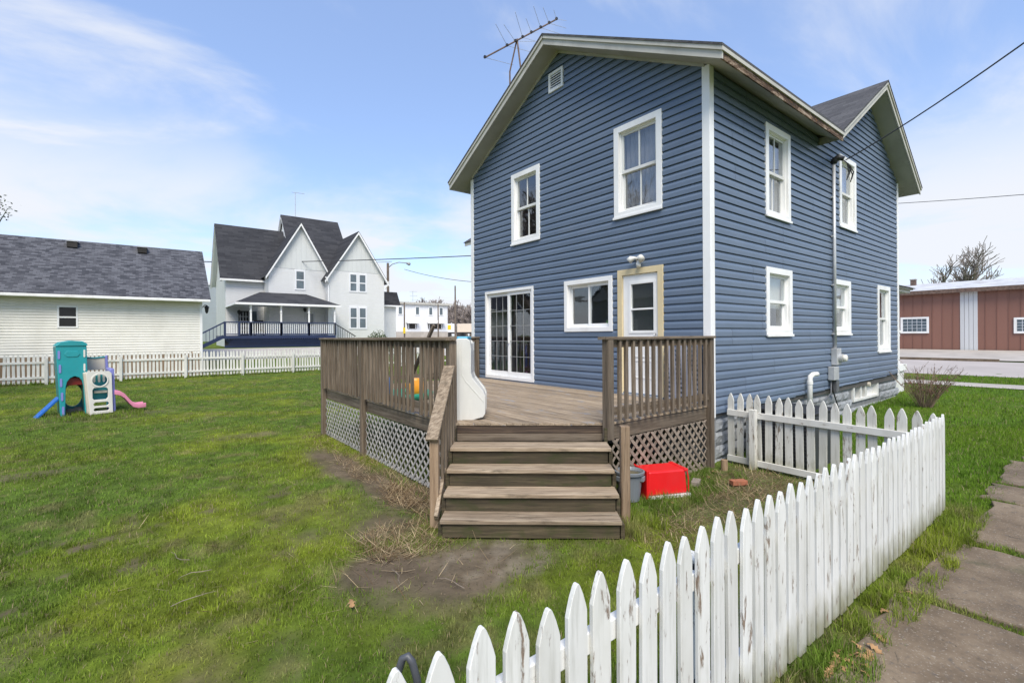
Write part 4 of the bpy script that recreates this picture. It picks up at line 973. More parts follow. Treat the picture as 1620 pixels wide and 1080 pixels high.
# ------------------------------------------------------------------ white farmhouse
farm = thing('farmhouse', 'white victorian farmhouse with steep dark gables and navy porch', 'house', (5, 43, 1.1))
BZ = 1.0
def gable_y(x0, x1, y0, y1, ze, zr, xm=None):
    xm = xm or (x0 + x1) / 2
    MB().box(x0, x1, y0, y1, BZ, ze).build('wall', 'farm_white', farm)
    zb = 7.9; f = (zb - ze) / (zr - ze); xa, xb = x0 + (xm - x0) * f, x1 - (x1 - xm) * f
    MB().prism([(x0, ze + .001), (x1, ze + .001), (xb, zb), (xa, zb)], FY, y0, y1).build('wall', 'farm_white', farm)
    MB().prism([(xa, zb + .001), (xb, zb + .001), (xm, zr)], FY, y0 - .02, y1).build('gable', 'farm_board', farm)
def roof_y(x0, x1, xm, y0, y1, ze, zr, ov=.35, th=.14):
    sl = (zr - ze) / (xm - x0); s2 = (zr - ze) / (x1 - xm)
    f = lambda x: zr + .16 - (sl * (xm - x) if x < xm else s2 * (x - xm))
    c = MB().prism([(x0 - ov, f(x0 - ov)), (xm, zr + .16), (x1 + ov, f(x1 + ov)), (x1 + ov, f(x1 + ov) - .06), (xm, zr + .10), (x0 - ov, f(x0 - ov) - .06)], FY, y0 - .4, y1).build('roof', 'shing_far', farm)
    MB().prism([(x0 - ov, f(x0 - ov) - .061), (xm, zr + .099), (x1 + ov, f(x1 + ov) - .061), (x1 + ov, f(x1 + ov) - .30), (xm, zr - .14), (x0 - ov, f(x0 - ov) - .30)], FY, y0 - .39, y0 - .3).build('bargeboard', 'trim', c)
    MB().prism([(x0 - ov + .05, f(x0 - ov + .05) - .062), (xm, zr + .098), (x1 + ov - .05, f(x1 + ov - .05) - .062), (x1 + ov - .05, f(x1 + ov - .05) - .2), (xm, zr - .04), (x0 - ov + .05, f(x0 - ov + .05) - .2)], FY, y0 - .299, y0 - .01).build('soffit', 'far_white', c)
gable_y(6.62, 11.88, 40, 47, 7.4, 11.5, 9.3); roof_y(6.62, 11.88, 9.3, 40, 47.5, 7.4, 11.5)
gable_y(1.98, 7.0, 41, 47, 7.45, 11.8, 4.55); roof_y(1.98, 7.0, 4.55, 41, 47.5, 7.45, 11.85, .28)
MB().box(-.95, 6.9, 43, 49.5, BZ, 7.3).build('wall', 'farm_white', farm)
MB().prism([(43, 7.301), (49.5, 7.301), (46.3, 12.0)], FX, -.94, 4).build('gable', 'farm_board', farm)
fC = lambda y: 12.15 - 1.42 * abs(y - 46.3)
MB().prism(chev(fC, 42.6, 50, 46.3, 0, .07), FX, -1.4, 6).build('roof', 'shing_far', farm)
MB().prism(chev(fC, 42.65, 49.95, 46.3, .071, .34), FX, -1.38, -1.25).build('bargeboard', 'trim', farm)
MB().prism(chev(fC, 42.65, 49.95, 46.3, .071, .2), FX, -1.249, 2).build('soffit', 'far_white', farm)
MB().box(-1.4, 2.0, 42.48, 42.62, 6.72, 6.88).build('gutter', 'trim', farm)
fT = lambda y: 13.75 - 1.22 * abs(y - 46.2)
MB().prism(chev(fT, 41.2, 50.5, 46.2, 0, .08), FX, 4.05, 9.5).build('roof', 'shing_far', farm)
MB().prism([(43.4, 10.0), (49, 10.0), (46.2, 13.4)], FX, 4.3, 9.2).build('gable', 'trim', farm)
MB().prism(chev(fT, 43.2, 49.5, 46.2, .081, .36), FX, 4.07, 4.2).build('bargeboard', 'trim', farm)
MB().box(11.5, 13.4, 45, 50, BZ, 7.5).build('wall', 'farm_white', farm)
fB = lambda y: 11.2 - 1.3 * abs(y - 47.5)
MB().prism(chev(fB, 44.6, 50.5, 47.5, 0, .1), FX, 10, 13.6).build('roof', 'shing_far', farm); MB().box(11.9, 12.4, 47.2, 47.8, 10.6, 11.9).build('chimney', 'dark', farm)
MB().box(11.9, 14.2, 42.5, 46.5, BZ, 5.1).build('wall', 'farm_white', farm)
MB().prism([(11.7, 5.101), (14.6, 5.101), (14.2, 6.45), (11.7, 6.45)], FY, 42.2, 46.8).build('roof', 'shing_far', farm)
MB().box(12, 14.65, 42.1, 42.19, 4.95, 5.1).build('gutter', 'trim', farm)
MB().tube([(6.3, 39.6, 7.25), (6.45, 39.6, 6.9), (6.62, 39.9, 6.6), (6.62, 39.9, 1.2)], .06, 6).build('downpipe', 'trim', farm)
MB().tube([(12.2, 39.6, 7.2), (12.1, 39.7, 6.8), (11.95, 39.9, 6.5)], .06, 6).build('downpipe', 'trim', farm)
def fwin(x0, x1, z0, z1, y):
    c = MB().prism([(x0 - .13, z0 - .13), (x1 + .13, z0 - .13), (x1 + .13, z1 + .15), (x0 - .13, z1 + .15)], FY, y - .05, y - .003, [[(x0, z0), (x1, z0), (x1, z1), (x0, z1)]]).build('window', 'far_white', farm)
    zm = (z0 + z1) / 2; MB().box(x0, x1, y - .04, y - .004, zm - .05, zm + .05).build('meeting_rail', 'far_white', c)
    MB().box(x0 + .001, x1 - .001, y - .02, y - .005, z0 + .001, zm - .0505).build('pane', 'far_glass', c); MB().box(x0 + .001, x1 - .001, y - .03, y - .005, zm + .0505, z1 - .001).build('pane', 'far_glass', c)
for x0 in (8.62, 9.48): fwin(x0, x0 + .55, 6.15, 7.65, 40); fwin(x0, x0 + .55, 2.75, 4.55, 40)
fwin(4.2, 4.82, 6.2, 7.7, 41); fwin(.9, 1.4, 2.4, 4.2, 43)
# porch of the farmhouse
pd = MB().box(-1.66, 6.63, 38, 43, 1.82, 2.06).build('porch_deck', 'navy', farm)
MB().box(-1.6, 6.6, 38.06, 38.12, BZ, 1.3).build('skirt_board', 'navy', pd)
lm = MB(); a = -1.6
while a < 6.6:
    lm.bar((a, 38.05, 1.12), (min(a + .7, 6.6), 38.05, 1.12 + min(.7, 6.6 - a)), .02, .04); lm.bar((a + .7, 38.03, 1.12), (a, 38.03, 1.82), .02, .04); a += .17
tag(lm.build('porch_lattice', 'navy', pd), kind='stuff')
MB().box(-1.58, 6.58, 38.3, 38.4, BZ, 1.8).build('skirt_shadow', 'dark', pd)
for x in (-1.6, -.65, .15, 2.32, 4.46, 6.58): MB().box(x - .07, x + .07, 37.98, 38.12, 2.061, 3.06).build('rail_post', 'navy', pd)
MB().box(-1.68, 6.66, 37.96, 38.14, 3.061, 3.13).build('top_rail', 'navy', pd); MB().box(-1.66, 6.6, 38.0, 38.1, 2.13, 2.2).build('bottom_rail', 'navy', pd)
bl = MB()
for a in np.arange(-1.5, 6.5, .16): bl.box(a, a + .05, 38.03, 38.07, 2.2, 3.06)
tag(bl.build('balusters', 'trim', pd), kind='stuff')
MB().bar((-1.66, 38.1, 3.05), (-3.7, 38.1, 1.85), .08, .1).build('stair_handrail', 'navy', pd); MB().bar((-1.66, 38.1, 2.0), (-3.7, 38.1, .9), .08, .26).build('stair_stringer', 'navy', pd)
for q in range(8): MB().box(-1.9 - q * .23, -1.87 - q * .23, 38.08, 38.12, 1.85 - q * .125, 2.95 - q * .135).build('stair_baluster', 'navy', pd)
MB().bar((6.7, 38.1, 3.0), (8.4, 38.1, 1.95), .06, .07).build('stair_handrail', 'black', pd)
for q in range(8): MB().box(6.85 + q * .2, 6.88 + q * .2, 38.08, 38.11, 1.7 - q * .08, 2.9 - q * .125).build('stair_baluster', 'black', pd)
pr = MB().add([(-.95, 37.7, 4.62), (7.0, 37.7, 4.62), (7.0, 41, 4.62), (-.95, 43, 4.62), (1.3, 40.98, 5.72), (5.0, 40.98, 5.72), (1.3, 42.9, 5.72)], [(0, 1, 5, 4), (1, 2, 5), (0, 4, 6, 3)]).build('porch_roof', 'shing_far', farm)
MB().box(-.97, 7.02, 37.68, 37.8, 4.45, 4.615).box(-.97, -.85, 37.8, 43, 4.45, 4.615).build('porch_fascia', 'trim', pr); MB().box(-.85, 6.9, 37.81, 41, 4.5, 4.56).build('porch_ceiling', 'far_white', pr)
for x in (.15, 2.32, 4.46, 6.56):
    p = MB().box(x - .06, x + .06, 37.98, 38.1, 2.06, 4.45).build('porch_post', 'trim', pr); MB().lathe([(.1, 3.9), (.06, 4.1), (.09, 4.3), (.12, 4.44)], 8, (x, 38.04)).build('post_turning', 'trim', p)
c = MB().box(4.9, 5.75, 40.95, 40.99, 2.06, 4.2).build('door', 'far_white', farm); MB().box(5.05, 5.6, 40.93, 40.949, 2.9, 4.0).build('pane', 'far_glass', c)
c = MB().box(.0, 0.75, 42.95, 42.99, 2.06, 4.2).build('door', 'dark', farm)
for q in range(3): MB().box(.1 + q * .22, .14 + q * .22, 42.93, 42.949, 2.2, 4.1).build('muntin', 'trim', c)
for q in range(4): MB().box(.05, .7, 42.928, 42.9295, 2.5 + q * .4, 2.54 + q * .4).build('muntin', 'trim', c)
for px, py, yy in ((378, 494, 42.9), (482, 490, 40.9)):
    p = at_y(px, py, yy); t = thing('porch_lantern', 'black porch lantern beside the %s farmhouse door' % ('glazed corner' if px < 400 else 'white panelled'), 'lantern', tuple(p))
    MB().lathe([(.04, -.2), (.12, -.1), (.15, .1), (.03, .22)], 8).build('lamp', 'black', t, tuple(p - Vector((0, .12, 0)))); MB().box(-.03, .03, -.1, .1, -.02, .02).build('bracket', 'black', t, tuple(p))
p = at_y(411, 525, 38.6)
t = thing('porch_chair', 'dark chair standing on the navy farmhouse porch', 'chair', (p.x, 38.8, 2.06))
MB().box(p.x - .35, p.x + .35, 38.95, 39.05, 2.45, 3.3).build('backrest', 'dark', t, bevel=.03); MB().box(p.x - .36, p.x + .36, 38.4, 38.95, 2.42, 2.5).build('seat', 'dark', t)
for sx in (-.33, .33):
    for sy in (38.45, 38.98): MB().box(p.x + sx - .03, p.x + sx + .03, sy - .03, sy + .03, 2.06, 2.42).build('leg', 'dark', t)
    MB().box(p.x + sx - .04, p.x + sx + .04, 38.4, 39.0, 2.7, 2.76).build('armrest', 'dark', t)
t = thing('farmhouse_aerial', 'thin television aerial on the farmhouse ridge', 'antenna', (5.3, 46.2, 13.7)); q0 = at_y(467, 305, 46.2)
MB().tube([(q0.x, 46.2, 13.5), tuple(q0)], .03, 5).build('mast', 'galv', t); MB().tube([tuple(q0 + Vector((-.3, 0, 0))), tuple(q0 + Vector((.9, .2, .1)))], .025, 5).build('boom', 'galv', t)

# ------------------------------------------------------------------ things farther off
t = thing('grey_warehouse', 'pale blue grey wall of a building between garage and farmhouse', 'building', (-2, 62, 1.6))
a_, b_ = at_y(285, 455, 62), at_y(352, 452, 62); MB().box(a_.x, b_.x + 2, 62, 74, 1.0, b_.z).build('wall', 'far_grey', t); MB().box(a_.x, b_.x + 2.1, 61.9, 74, b_.z + .001, b_.z + .25).build('parapet', 'far_white', t)
t = thing('flat_roofed_building', 'white two storey flat roofed building beyond the street lamp', 'building', (33, 75, 1.7))
a_, b_ = at_y(606, 480, 75), at_y(708, 482, 75)
MB().box(a_.x - 3, b_.x, 75, 92, 1.0, 7.7).build('wall', 'far_white', t); MB().box(a_.x - 3.3, b_.x + .9, 74.6, 92.4, 7.701, 8.05).build('roof', 'fascia', t)
MB().box(a_.x - 3.1, b_.x + .02, 74.93, 74.999, 1.0, 2.75).build('plinth', 'concrete', t)
for px in (633, 660, 681, 697.5):
    p = at_y(px, 491, 75); c = MB().box(p.x - .45, p.x + .45, 74.9, 74.999, 5.75, 7.35).build('window', 'trim', t); MB().box(p.x - .3, p.x + .3, 74.88, 74.899, 5.9, 7.2).build('pane', 'far_glass', c)
for pa, pb in ((646, 657), (679, 698)):
    a2, b2 = at_y(pa, 514, 75), at_y(pb, 514, 75); c = MB().box(a2.x - .2, b2.x + .2, 74.9, 74.999, 3.3, 4.15).build('window', 'dark', t)
    n = int((b2.x - a2.x) / .75)
    for q in range(n + 1): MB().box(a2.x + (b2.x - a2.x) * q / n - .06, a2.x + (b2.x - a2.x) * q / n + .06, 74.85, 74.899, 3.3, 4.15).build('mullion', 'trim', c)
    MB().add([(a2.x - .5, 74.99, 4.9), (b2.x + .5, 74.99, 4.9), (b2.x + .5, 74.2, 4.3), (a2.x - .5, 74.2, 4.3), (a2.x - .5, 74.99, 4.4), (b2.x + .5, 74.99, 4.4)], [(0, 1, 2, 3), (0, 3, 4), (1, 5, 2)]).build('awning', 'trim', t)
t = thing('roof_aerial', 'small aerial on the flat roofed building', 'antenna', (31, 78, 8)); p = at_y(653, 460, 78)
MB().tube([(p.x, 78, 8), (p.x, 78, p.z)], .05, 5).build('mast', 'galv', t)
for q in range(3): MB().tube([(p.x - .7 + q * .1, 78, p.z - .2 - q * .8), (p.x + .9, 78, p.z - .1 - q * .8)], .03, 4).build('element', 'galv', t)
# street lamp
L0, L1 = at_d(613.6, 416, 52), at_d(649, 418, 52)
t = thing('street_lamp', 'street lamp with curved arm beside the farmhouse', 'street lamp', (L0.x, L0.y, gzf(L0.x, L0.y)))
MB().tube([(L0.x, L0.y, gzf(L0.x, L0.y)), tuple(L0)], [.16, .13], 8).build('pole', 'pole', t)
MB().tube([tuple(L0.lerp(L1, 0) - Vector((0, 0, .55))), tuple(L0.lerp(L1, .2) + Vector((0, 0, -.1))), tuple(L0.lerp(L1, .5) + Vector((0, 0, .15))), tuple(L0.lerp(L1, .85) + Vector((0, 0, .1)))], .05, 6).build('arm', 'lampgrey', t, smooth=True)
MB().tube([tuple(L0.lerp(L1, .82) + Vector((0, 0, .1))), tuple(L0.lerp(L1, .95) + Vector((0, 0, .03))), tuple(L1 + Vector((0, 0, -.02)))], [.08, .2, .12], 8).build('lamp_head', 'lampgrey', t, smooth=True)
for px, pt, Z, lab in ((639.6, 478, 64, 'brown pole with a yellow marker before the flat roofed building'), (693, 481, 70, 'thin pole before the awning windows'), (720, 452, 85, 'tall bare pole before the parked trailers')):
    p = at_d(px, pt, Z); t = thing('utility_pole', lab, 'pole', (p.x, p.y, gzf(p.x, p.y)))
    MB().tube([(p.x, p.y, gzf(p.x, p.y) - .1), tuple(p)], [.19, .13] if px > 700 else [.11, .09], 7).build('pole', 'pole', t)
    if px < 650: MB().box(p.x - .3, p.x + .02, p.y - .25, p.y - .2, 2.3, 3.1).build('marker', 'yellow', t); MB().tube([(p.x, p.y, p.z - .3), (p.x - .9, p.y + .4, p.z - .3)], .05, 5).build('bracket', 'pole', t)
for px0, px1, lab in ((707, 722, 'white trailer with yellow sign parked beyond the tall pole'), (723, 760, 'long cream trailer parked beyond the tall pole')):
    a2, b2 = at_d(px0, 512, 105), at_d(px1, 512, 105); g0 = gzf(a2.x, a2.y)
    t = thing('trailer', lab, 'trailer', (a2.x, a2.y, g0), math.atan2(rgt.y, rgt.x)); Lb = (b2 - a2).length; rt = Rz(math.atan2(rgt.y, rgt.x)); lo_ = (a2.x, a2.y, g0)
    MB().box(0, Lb, 0, 2.6, 1.0, a2.z - g0).build('body', 'trailer' if px0 > 710 else 'far_white', t, lo_, rt, bevel=.05); MB().box(.3, Lb - .3, .1, 2.5, .7, .99).build('chassis', 'dark', t, lo_, rt)
    for q in (.2, .28, .8):
        if Lb > 3 or q == .2: MB().tube([(Lb * q, -.02, .5), (Lb * q, .4, .5)], .5, 14).build('wheel', 'black', t, lo_, rt)
    if px0 < 710: MB().box(.1, .9, -.03, -.005, 1.6, 2.6).build('sign', 'yellow', t, lo_, rt)

# brown metal building across the street
BX = 34.6; bz = .74
bld = thing('metal_building', 'brown metal sided building with pale panel and glass block windows', 'building', (BX, 3, bz))
pa, pb = at_x(1518, 500, BX), at_x(1541, 500, BX)      # pale panel edges (larger y is to the left)
HW = 3.95
y = 16.
seamw = .5
while y > -9:
    a, b = y, y - seamw
    mid = (a + b) / 2
    if not (pb.y < mid < pa.y): 
        c = MB().box(BX, BX + .06, b + .012, a - .012, bz, bz + HW).box(BX - .025, BX + .02, b - .011, b + .011, bz, bz + HW); c.build('panel', 'brown', bld)
    y -= seamw
y = pa.y - .02
while y > pb.y:
    MB().box(BX - .03, BX + .03, y - .2, y - .012, bz, bz + HW - .01).build('panel', 'silver', bld); y -= .205
MB().box(BX + .061, BX + 14, -9, 16, bz - .2, bz + HW).build('wall', 'brown', bld)
MB().prism([(BX - .35, bz + HW + .02), (BX + 7, bz + HW + 1.05), (BX + 14.5, bz + HW + .02), (BX + 14.5, bz + HW - .1), (BX - .35, bz + HW - .1)], FY, -9.5, 16.4).build('roof', 'snowroof', bld)
MB().box(BX - .42, BX - .351, -9.5, 16.4, bz + HW - .22, bz + HW + .03).build('gutter', 'rustmetal', bld)
for p0, p1 in ((1425, 1470), (1604, 1660)):
    y0, y1 = at_x(p0, 512, BX).y, at_x(p1, 512, BX).y; z0, z1 = at_x(p1, 527, BX).z, at_x(p1, 501, BX).z
    c = MB().prism([(y1, z0), (y0, z0), (y0, z1), (y1, z1)], lambda a, b, d: (d, a, b), BX - .07, BX - .031, [[(y1 + .12, z0 + .12), (y0 - .12, z0 + .12), (y0 - .12, z1 - .12), (y1 + .12, z1 - .12)]]).build('window', 'trim', bld)
    n = max(3, int((y0 - y1 - .24) / .22)); nz = 4
    for i in range(n):
        for j in range(nz):
            ya, yb = y1 + .12 + (y0 - y1 - .24) * i / n, y1 + .12 + (y0 - y1 - .24) * (i + 1) / n; za, zb = z0 + .12 + (z1 - z0 - .24) * j / nz, z0 + .12 + (z1 - z0 - .24) * (j + 1) / nz
            MB().box(BX - .05, BX - .032, ya + .015, yb - .015, za + .015, zb - .015).build('glass_block', 'far_glass', c)
    MB().box(BX - .04, BX - .0315, y1 + .121, y0 - .121, z0 + .121, z1 - .121).build('grout', 'far_white', c)
p = at_x(1445, 438, BX + 6); t = thing('chimney', 'small brick chimney on the pale roof ridge', 'chimney', (p.x, p.y, p.z - 1)); MB().box(p.x - .16, p.x + .16, p.y - .16, p.y + .16, p.z - 1.3, p.z - .25).build('stack', 'rustmetal', t); MB().box(p.x - .2, p.x + .2, p.y - .2, p.y + .2, p.z - .249, p.z - .18).build('cap', 'concrete', t)

# ------------------------------------------------------------------ trees and shrubs
def branches(mbt, mbc, p, d, L, r, lev, rr, spread, minr, leaves=None, curve=.25, thick=.004):
    n = 4; pts = [p]; rad = [r]
    for i in range(n):
        d = (d + Vector((rr.gauss(0, curve * .35), rr.gauss(0, curve * .35), rr.gauss(.02, curve * .2)))).normalized(); pts.append(pts[-1] + d * (L / n)); rad.append(r * (1 - .28 * (i + 1) / n))
    (mbt if lev == 0 else mbc).tube(pts, [max(q_, thick) for q_ in rad], 7 if lev < 2 else (5 if lev < 4 else 3), cap=False)
    if lev >= 5 or rad[-1] < minr:
        if leaves is not None: leaves.append(pts[-1])
        return
    for q in range(rr.choice((3, 3, 4)) if lev else 8):
        f = rr.uniform(.45, 1.) if q else 1.; i = min(n, max(1, int(f * n))); a = rr.uniform(0, 6.283); s = rr.uniform(.5, 1.) * spread
        u_ = d.cross(Vector((0, 0, 1)));
        if u_.length < .05: u_ = Vector((1, 0, 0))
        u_.normalize(); w_ = d.cross(u_); nd = (d + (u_ * math.cos(a) + w_ * math.sin(a)) * s + Vector((0, 0, .12))).normalized()
        branches(mbt, mbc, pts[i], nd, L * rr.uniform(.62, .82), rad[i] * rr.uniform(.6, .78), lev + 1, rr, spread, minr, leaves, curve, thick)
def tree(name, label, loc, h, seed, spread=.75, group=None, r=None, minr=.012, thick=.02):
    rr = random.Random(seed); t = thing(name, label, 'tree', loc, 0, group); a, b = MB(), MB()
    branches(a, b, Vector((0, 0, -.2)), Vector((0, 0, 1)), h * .2, r or h * .026, 0, rr, spread, minr, None, .25, thick)
    zt = max(v[2] for v in b.v); s = h / zt; a.v = [tuple(x * s for x in v) for v in a.v]; b.v = [tuple(x * s for x in v) for v in b.v]
    a.build('trunk', 'bark', t, loc, smooth=True); b.build('crown', 'twig', t, loc); return t
p = at_d(1522, 440, 68); g0 = .8; tree('bare_tree', 'wide bare tree rising behind the brown metal building', (p.x, p.y, g0), at_d(1522, 380, 68).z - g0, 3, .8, minr=.004, thick=.02)
p = at_d(1640, 440, 80); tree('bare_tree', 'bare tree at the far end of the brown metal building', (p.x, p.y, g0), 9.5, 5, .8, minr=.006, thick=.03)
for q, (px, py, Z, sd0) in enumerate(((725, 478, 135, 11), (738, 474, 128, 12), (752, 476, 140, 13), (712, 484, 150, 14), (770, 474, 132, 15), (745, 482, 118, 16))):
    p = at_d(px, py, Z); tree('bare_tree', 'bare tree in the thicket behind the parked trailers', (p.x, p.y, 1.7), p.z - 1.7, sd0, .6, 'bare trees behind the trailers', minr=.012, thick=.04)
for px, py, Z, sd0 in ((668, 470, 115, 21), (687, 469, 118, 22), (650, 474, 120, 23)):
    p = at_d(px, py, Z); tree('bare_tree', 'bare treetop showing over the flat roofed building', (p.x, p.y, 1.7), p.z - 1.7, sd0, .8, 'bare treetops over the flat roof', minr=.012, thick=.04)
# tree at the yard's edge whose leafy twig reaches into view
p = at_d(-62, 440, 15); t = thing('leafy_tree', 'tree with a leafy twig reaching over the garage roof', 'tree', (p.x, p.y, 0)); rr = random.Random(4); a, b = MB(), MB()
tw = at_d(12, 330, 15); lv = []
a.tube([(p.x, p.y, -.1), (p.x, p.y, 2.5), (p.x - .2, p.y, 4.2)], [.16, .13, .1], 8)
for q in range(7):
    e = tw + Vector((rr.uniform(-.9, -.1), rr.uniform(-.5, .5), rr.uniform(-.4, .5))) if q else tw; s0_ = Vector((p.x, p.y, 3. + .25 * q)); mdl = s0_.lerp(e, .55) + Vector((0, 0, .25))
    b.tube([s0_, mdl, e], [.05, .025, .008], 5)
    for w in range(34):
        f = rr.uniform(.75, 1.05); c_ = mdl.lerp(e, f) + Vector((rr.gauss(0, .11), rr.gauss(0, .11), rr.gauss(0, .09))); d1 = Vector((rr.gauss(0, 1), rr.gauss(0, 1), rr.gauss(0, .6))).normalized() * .05; d2 = d1.cross(Vector((rr.gauss(0, 1), .3, 1))).normalized() * .025
        b.add([tuple(c_ - d1), tuple(c_ + d2), tuple(c_ + d1), tuple(c_ - d2)], [(0, 1, 2, 3)])
a.build('trunk', 'bark', t); b.build('crown', 'evergreen', t)
# twiggy shrub near the front corner
bp = at_z(1463, 641, .24); t = thing('bare_shrub', 'twiggy shrub with dark red buds beside the front corner', 'shrub', (bp.x, bp.y, gzf(bp.x, bp.y))); rr = random.Random(9); a, b = MB(), MB(); g0 = gzf(bp.x, bp.y)
for q in range(60):
    an = rr.uniform(0, 6.283); ln = rr.uniform(.6, 1.15); le = rr.uniform(.15, .75); p0 = Vector((bp.x + math.cos(an) * .12 * rr.random(), bp.y + math.sin(an) * .12 * rr.random(), g0 - .03)); d = Vector((math.cos(an) * le, math.sin(an) * le, 1)).normalized()
    p1 = p0 + d * ln * .5; p2 = p1 + (d + Vector((math.cos(an) * .2, math.sin(an) * .2, rr.uniform(-.1, .1)))).normalized() * ln * .5; a.tube([p0, p1, p2], [.009, .006, .003], 4)
    for w in range(4):
        s0_ = p0.lerp(p2, rr.uniform(.35, .9)); e = s0_ + Vector((rr.gauss(0, .1), rr.gauss(0, .1), rr.uniform(.05, .25))); a.tube([s0_, e], [.004, .002], 3)
        for z_ in range(4):
            c_ = s0_.lerp(e, rr.uniform(.3, 1)) + Vector((rr.gauss(0, .015), rr.gauss(0, .015), rr.gauss(0, .015))); d1 = Vector((rr.gauss(0, 1), rr.gauss(0, 1), rr.gauss(0, 1))).normalized() * .018; d2 = d1.cross(Vector((.3, rr.gauss(0, 1), 1))).normalized() * .009
            b.add([tuple(c_ - d1), tuple(c_ + d2), tuple(c_ + d1), tuple(c_ - d2)], [(0, 1, 2, 3)])
a.build('stems', 'redtwig', t); tag(b.build('buds', 'redleaf', t), kind='stuff')
# evergreen bush by the farmhouse steps
p = at_d(598, 541, 36); t = thing('evergreen_bush', 'round evergreen bush beside the farmhouse steps', 'shrub', (p.x, p.y, gzf(p.x, p.y))); rr = random.Random(2); b = MB(); a = MB()
for q in range(1500):
    an = rr.uniform(0, 6.283); ra = rr.random() ** .5 * 1.15; hh = rr.random() ** .6 * 1.7 * (1 - (ra / 1.35) ** 2) * rr.uniform(.85, 1.12); c_ = Vector((p.x + math.cos(an) * ra, p.y + math.sin(an) * ra, gzf(p.x, p.y) + hh + .05)); d1 = Vector((rr.gauss(0, .5), rr.gauss(0, .5), 1)).normalized() * rr.uniform(.08, .16); d2 = d1.cross(Vector((rr.gauss(0, 1), rr.gauss(0, 1), 0))).normalized() * .03
    b.add([tuple(c_ - d1), tuple(c_ + d2), tuple(c_ + d1), tuple(c_ - d2)], [(0, 1, 2, 3)])
for q in range(5): a.tube([(p.x, p.y, gzf(p.x, p.y)), (p.x + rr.gauss(0, .3), p.y + rr.gauss(0, .3), gzf(p.x, p.y) + 1.1)], .03, 5)
a.build('stem', 'bark', t); b.build('foliage', 'evergreen', t)

# ------------------------------------------------------------------ toys in the yard
o0 = at_z(128, 656, 0); SC = (o0 - CAM).dot(fwd) / 751; PA = R(48) - YAW; rotc = Rz(PA)
play = thing('plastic_climber', 'faded plastic playset with teal tower, white ladder and pink slide', 'playset', tuple(o0), PA)
def L(px, py): return ((px - 128) * SC * .75, (656 - py) * SC)
def plate(name, mat, pts, d0, d1, holes=(), parent=None, bev=.012):
    return MB().prism([L(*p) for p in pts], lambda a, b, d: (a, d, b), d0, d1, [[L(*p) for p in h] for h in holes]).build(name, mat, parent or play, tuple(o0), rotc, bevel=bev)
def ell(cx, cy, rx, ry, n=20): return [(cx + rx * math.cos(2 * math.pi * i / n), cy + ry * math.sin(2 * math.pi * i / n)) for i in range(n)]
def rbox(x0, y0, x1, y1, r=2): return [(x0 + r, y0), (x1 - r, y0), (x1, y0 + r), (x1, y1 - r), (x1 - r, y1), (x0 + r, y1), (x0, y1 - r), (x0, y0 + r)]
arch = [(105, 655.5), (105, 612), (107, 603), (112, 597), (119, 594.5), (126, 597), (130, 602), (132, 610), (132, 655.5)]
tower = plate('tower_panel', 'p_teal', [(97, 656), (90, 545), (98, 542), (114, 540.5), (130, 541.5), (137.5, 545), (140, 612), (141, 656), (135, 656), (132, 610), (130, 602), (126, 597), (119, 594.5), (112, 597), (107, 603), (105, 612), (104, 656)], 0, .07)
for q in range(5): plate('slot', 'p_purple', rbox(93 + q * 1.5, 554 + q * 21.6, 96.6 + q * 1.5, 567 + q * 21.6, 1), -.012, .005, parent=tower, bev=0)
for q in range(2): plate('slot', 'p_offwhite', rbox(132.5, 553 + q * 22, 135.5, 565 + q * 22, 1), -.012, .005, parent=tower, bev=0)
plate('embossed_badge', 'p_teal', rbox(103, 555, 127, 564, 4), -.012, .004, parent=tower, bev=.006)
plate('tower_top', 'p_teal', [(89, 547), (97, 541), (114, 538.5), (131, 539.5), (139, 544), (139, 547)], -.02, .75)
plate('tower_side', 'p_teal2', [(90, 548), (97, 656), (104, 656), (97, 548)], .07, .7); plate('tower_side', 'p_teal2', [(133, 548), (136, 656), (141, 656), (138.5, 548)], .07, .7)
plate('back_panel', 'p_teal2', [(97, 652), (92, 550), (137, 550), (140, 652)], .70, .76, [ell(121, 628, 15, 18)])
plate('platform', 'p_rust', [(101, 609), (101, 597), (138, 597), (138, 609)], .1, .69)
lad = plate('ladder_panel', 'p_offwhite', [(141, 656), (134.5, 592), (137, 588), (172, 588), (176, 592), (178, 655)], -.22, -.14,
            [ell(156.5, 602, 13, 10), rbox(144.5, 614, 170, 633, 3), rbox(146, 637, 171.5, 643, 2.5), rbox(146.5, 646, 172, 651, 2)], bev=.01)
plate('ladder_side', 'p_beige', [(131, 590), (136, 588), (142, 657), (137, 657)], -.2, .0); plate('ladder_ring', 'p_offwhite', ell(156.5, 602, 14.5, 11.5), -.235, -.222, [ell(156.5, 602, 12, 9)])
plate('inner_panel', 'p_teal', [(141, 648), (141, 592), (172, 592), (172, 648)], .02, .06, [rbox(145, 635, 170, 645, 2)])
for q in range(3): plate('inner_bar', 'p_offwhite', rbox(147 + q * 8, 590, 151 + q * 8, 606, 1.5), -.06, -.02)
plate('step', 'p_beige', rbox(148, 619, 170, 623, 1), -.13, .0)
plate('rear_panel', 'p_beige', [(141, 588), (141, 567.5), (156, 568.5), (174, 567), (174, 588)], .6, .66); plate('rear_lip', 'p_teal', [(141, 568), (141, 565.5), (156, 567), (174, 565.5), (174, 567.5), (156, 569)], .58, .68)
plate('side_panel', 'p_purple', [(174, 565), (178, 563.5), (179.5, 584), (180, 655), (176.5, 655)], .56, .64); plate('side_panel', 'p_purple', [(173.5, 587), (177, 583.5), (181, 585), (183.5, 654), (179, 656.5)], -.16, .56)
sl_ = MB(); pr_ = [(181, 625), (190, 627), (198, 632), (206, 641), (213, 648), (222, 650.5), (236, 650)]; n = len(pr_)
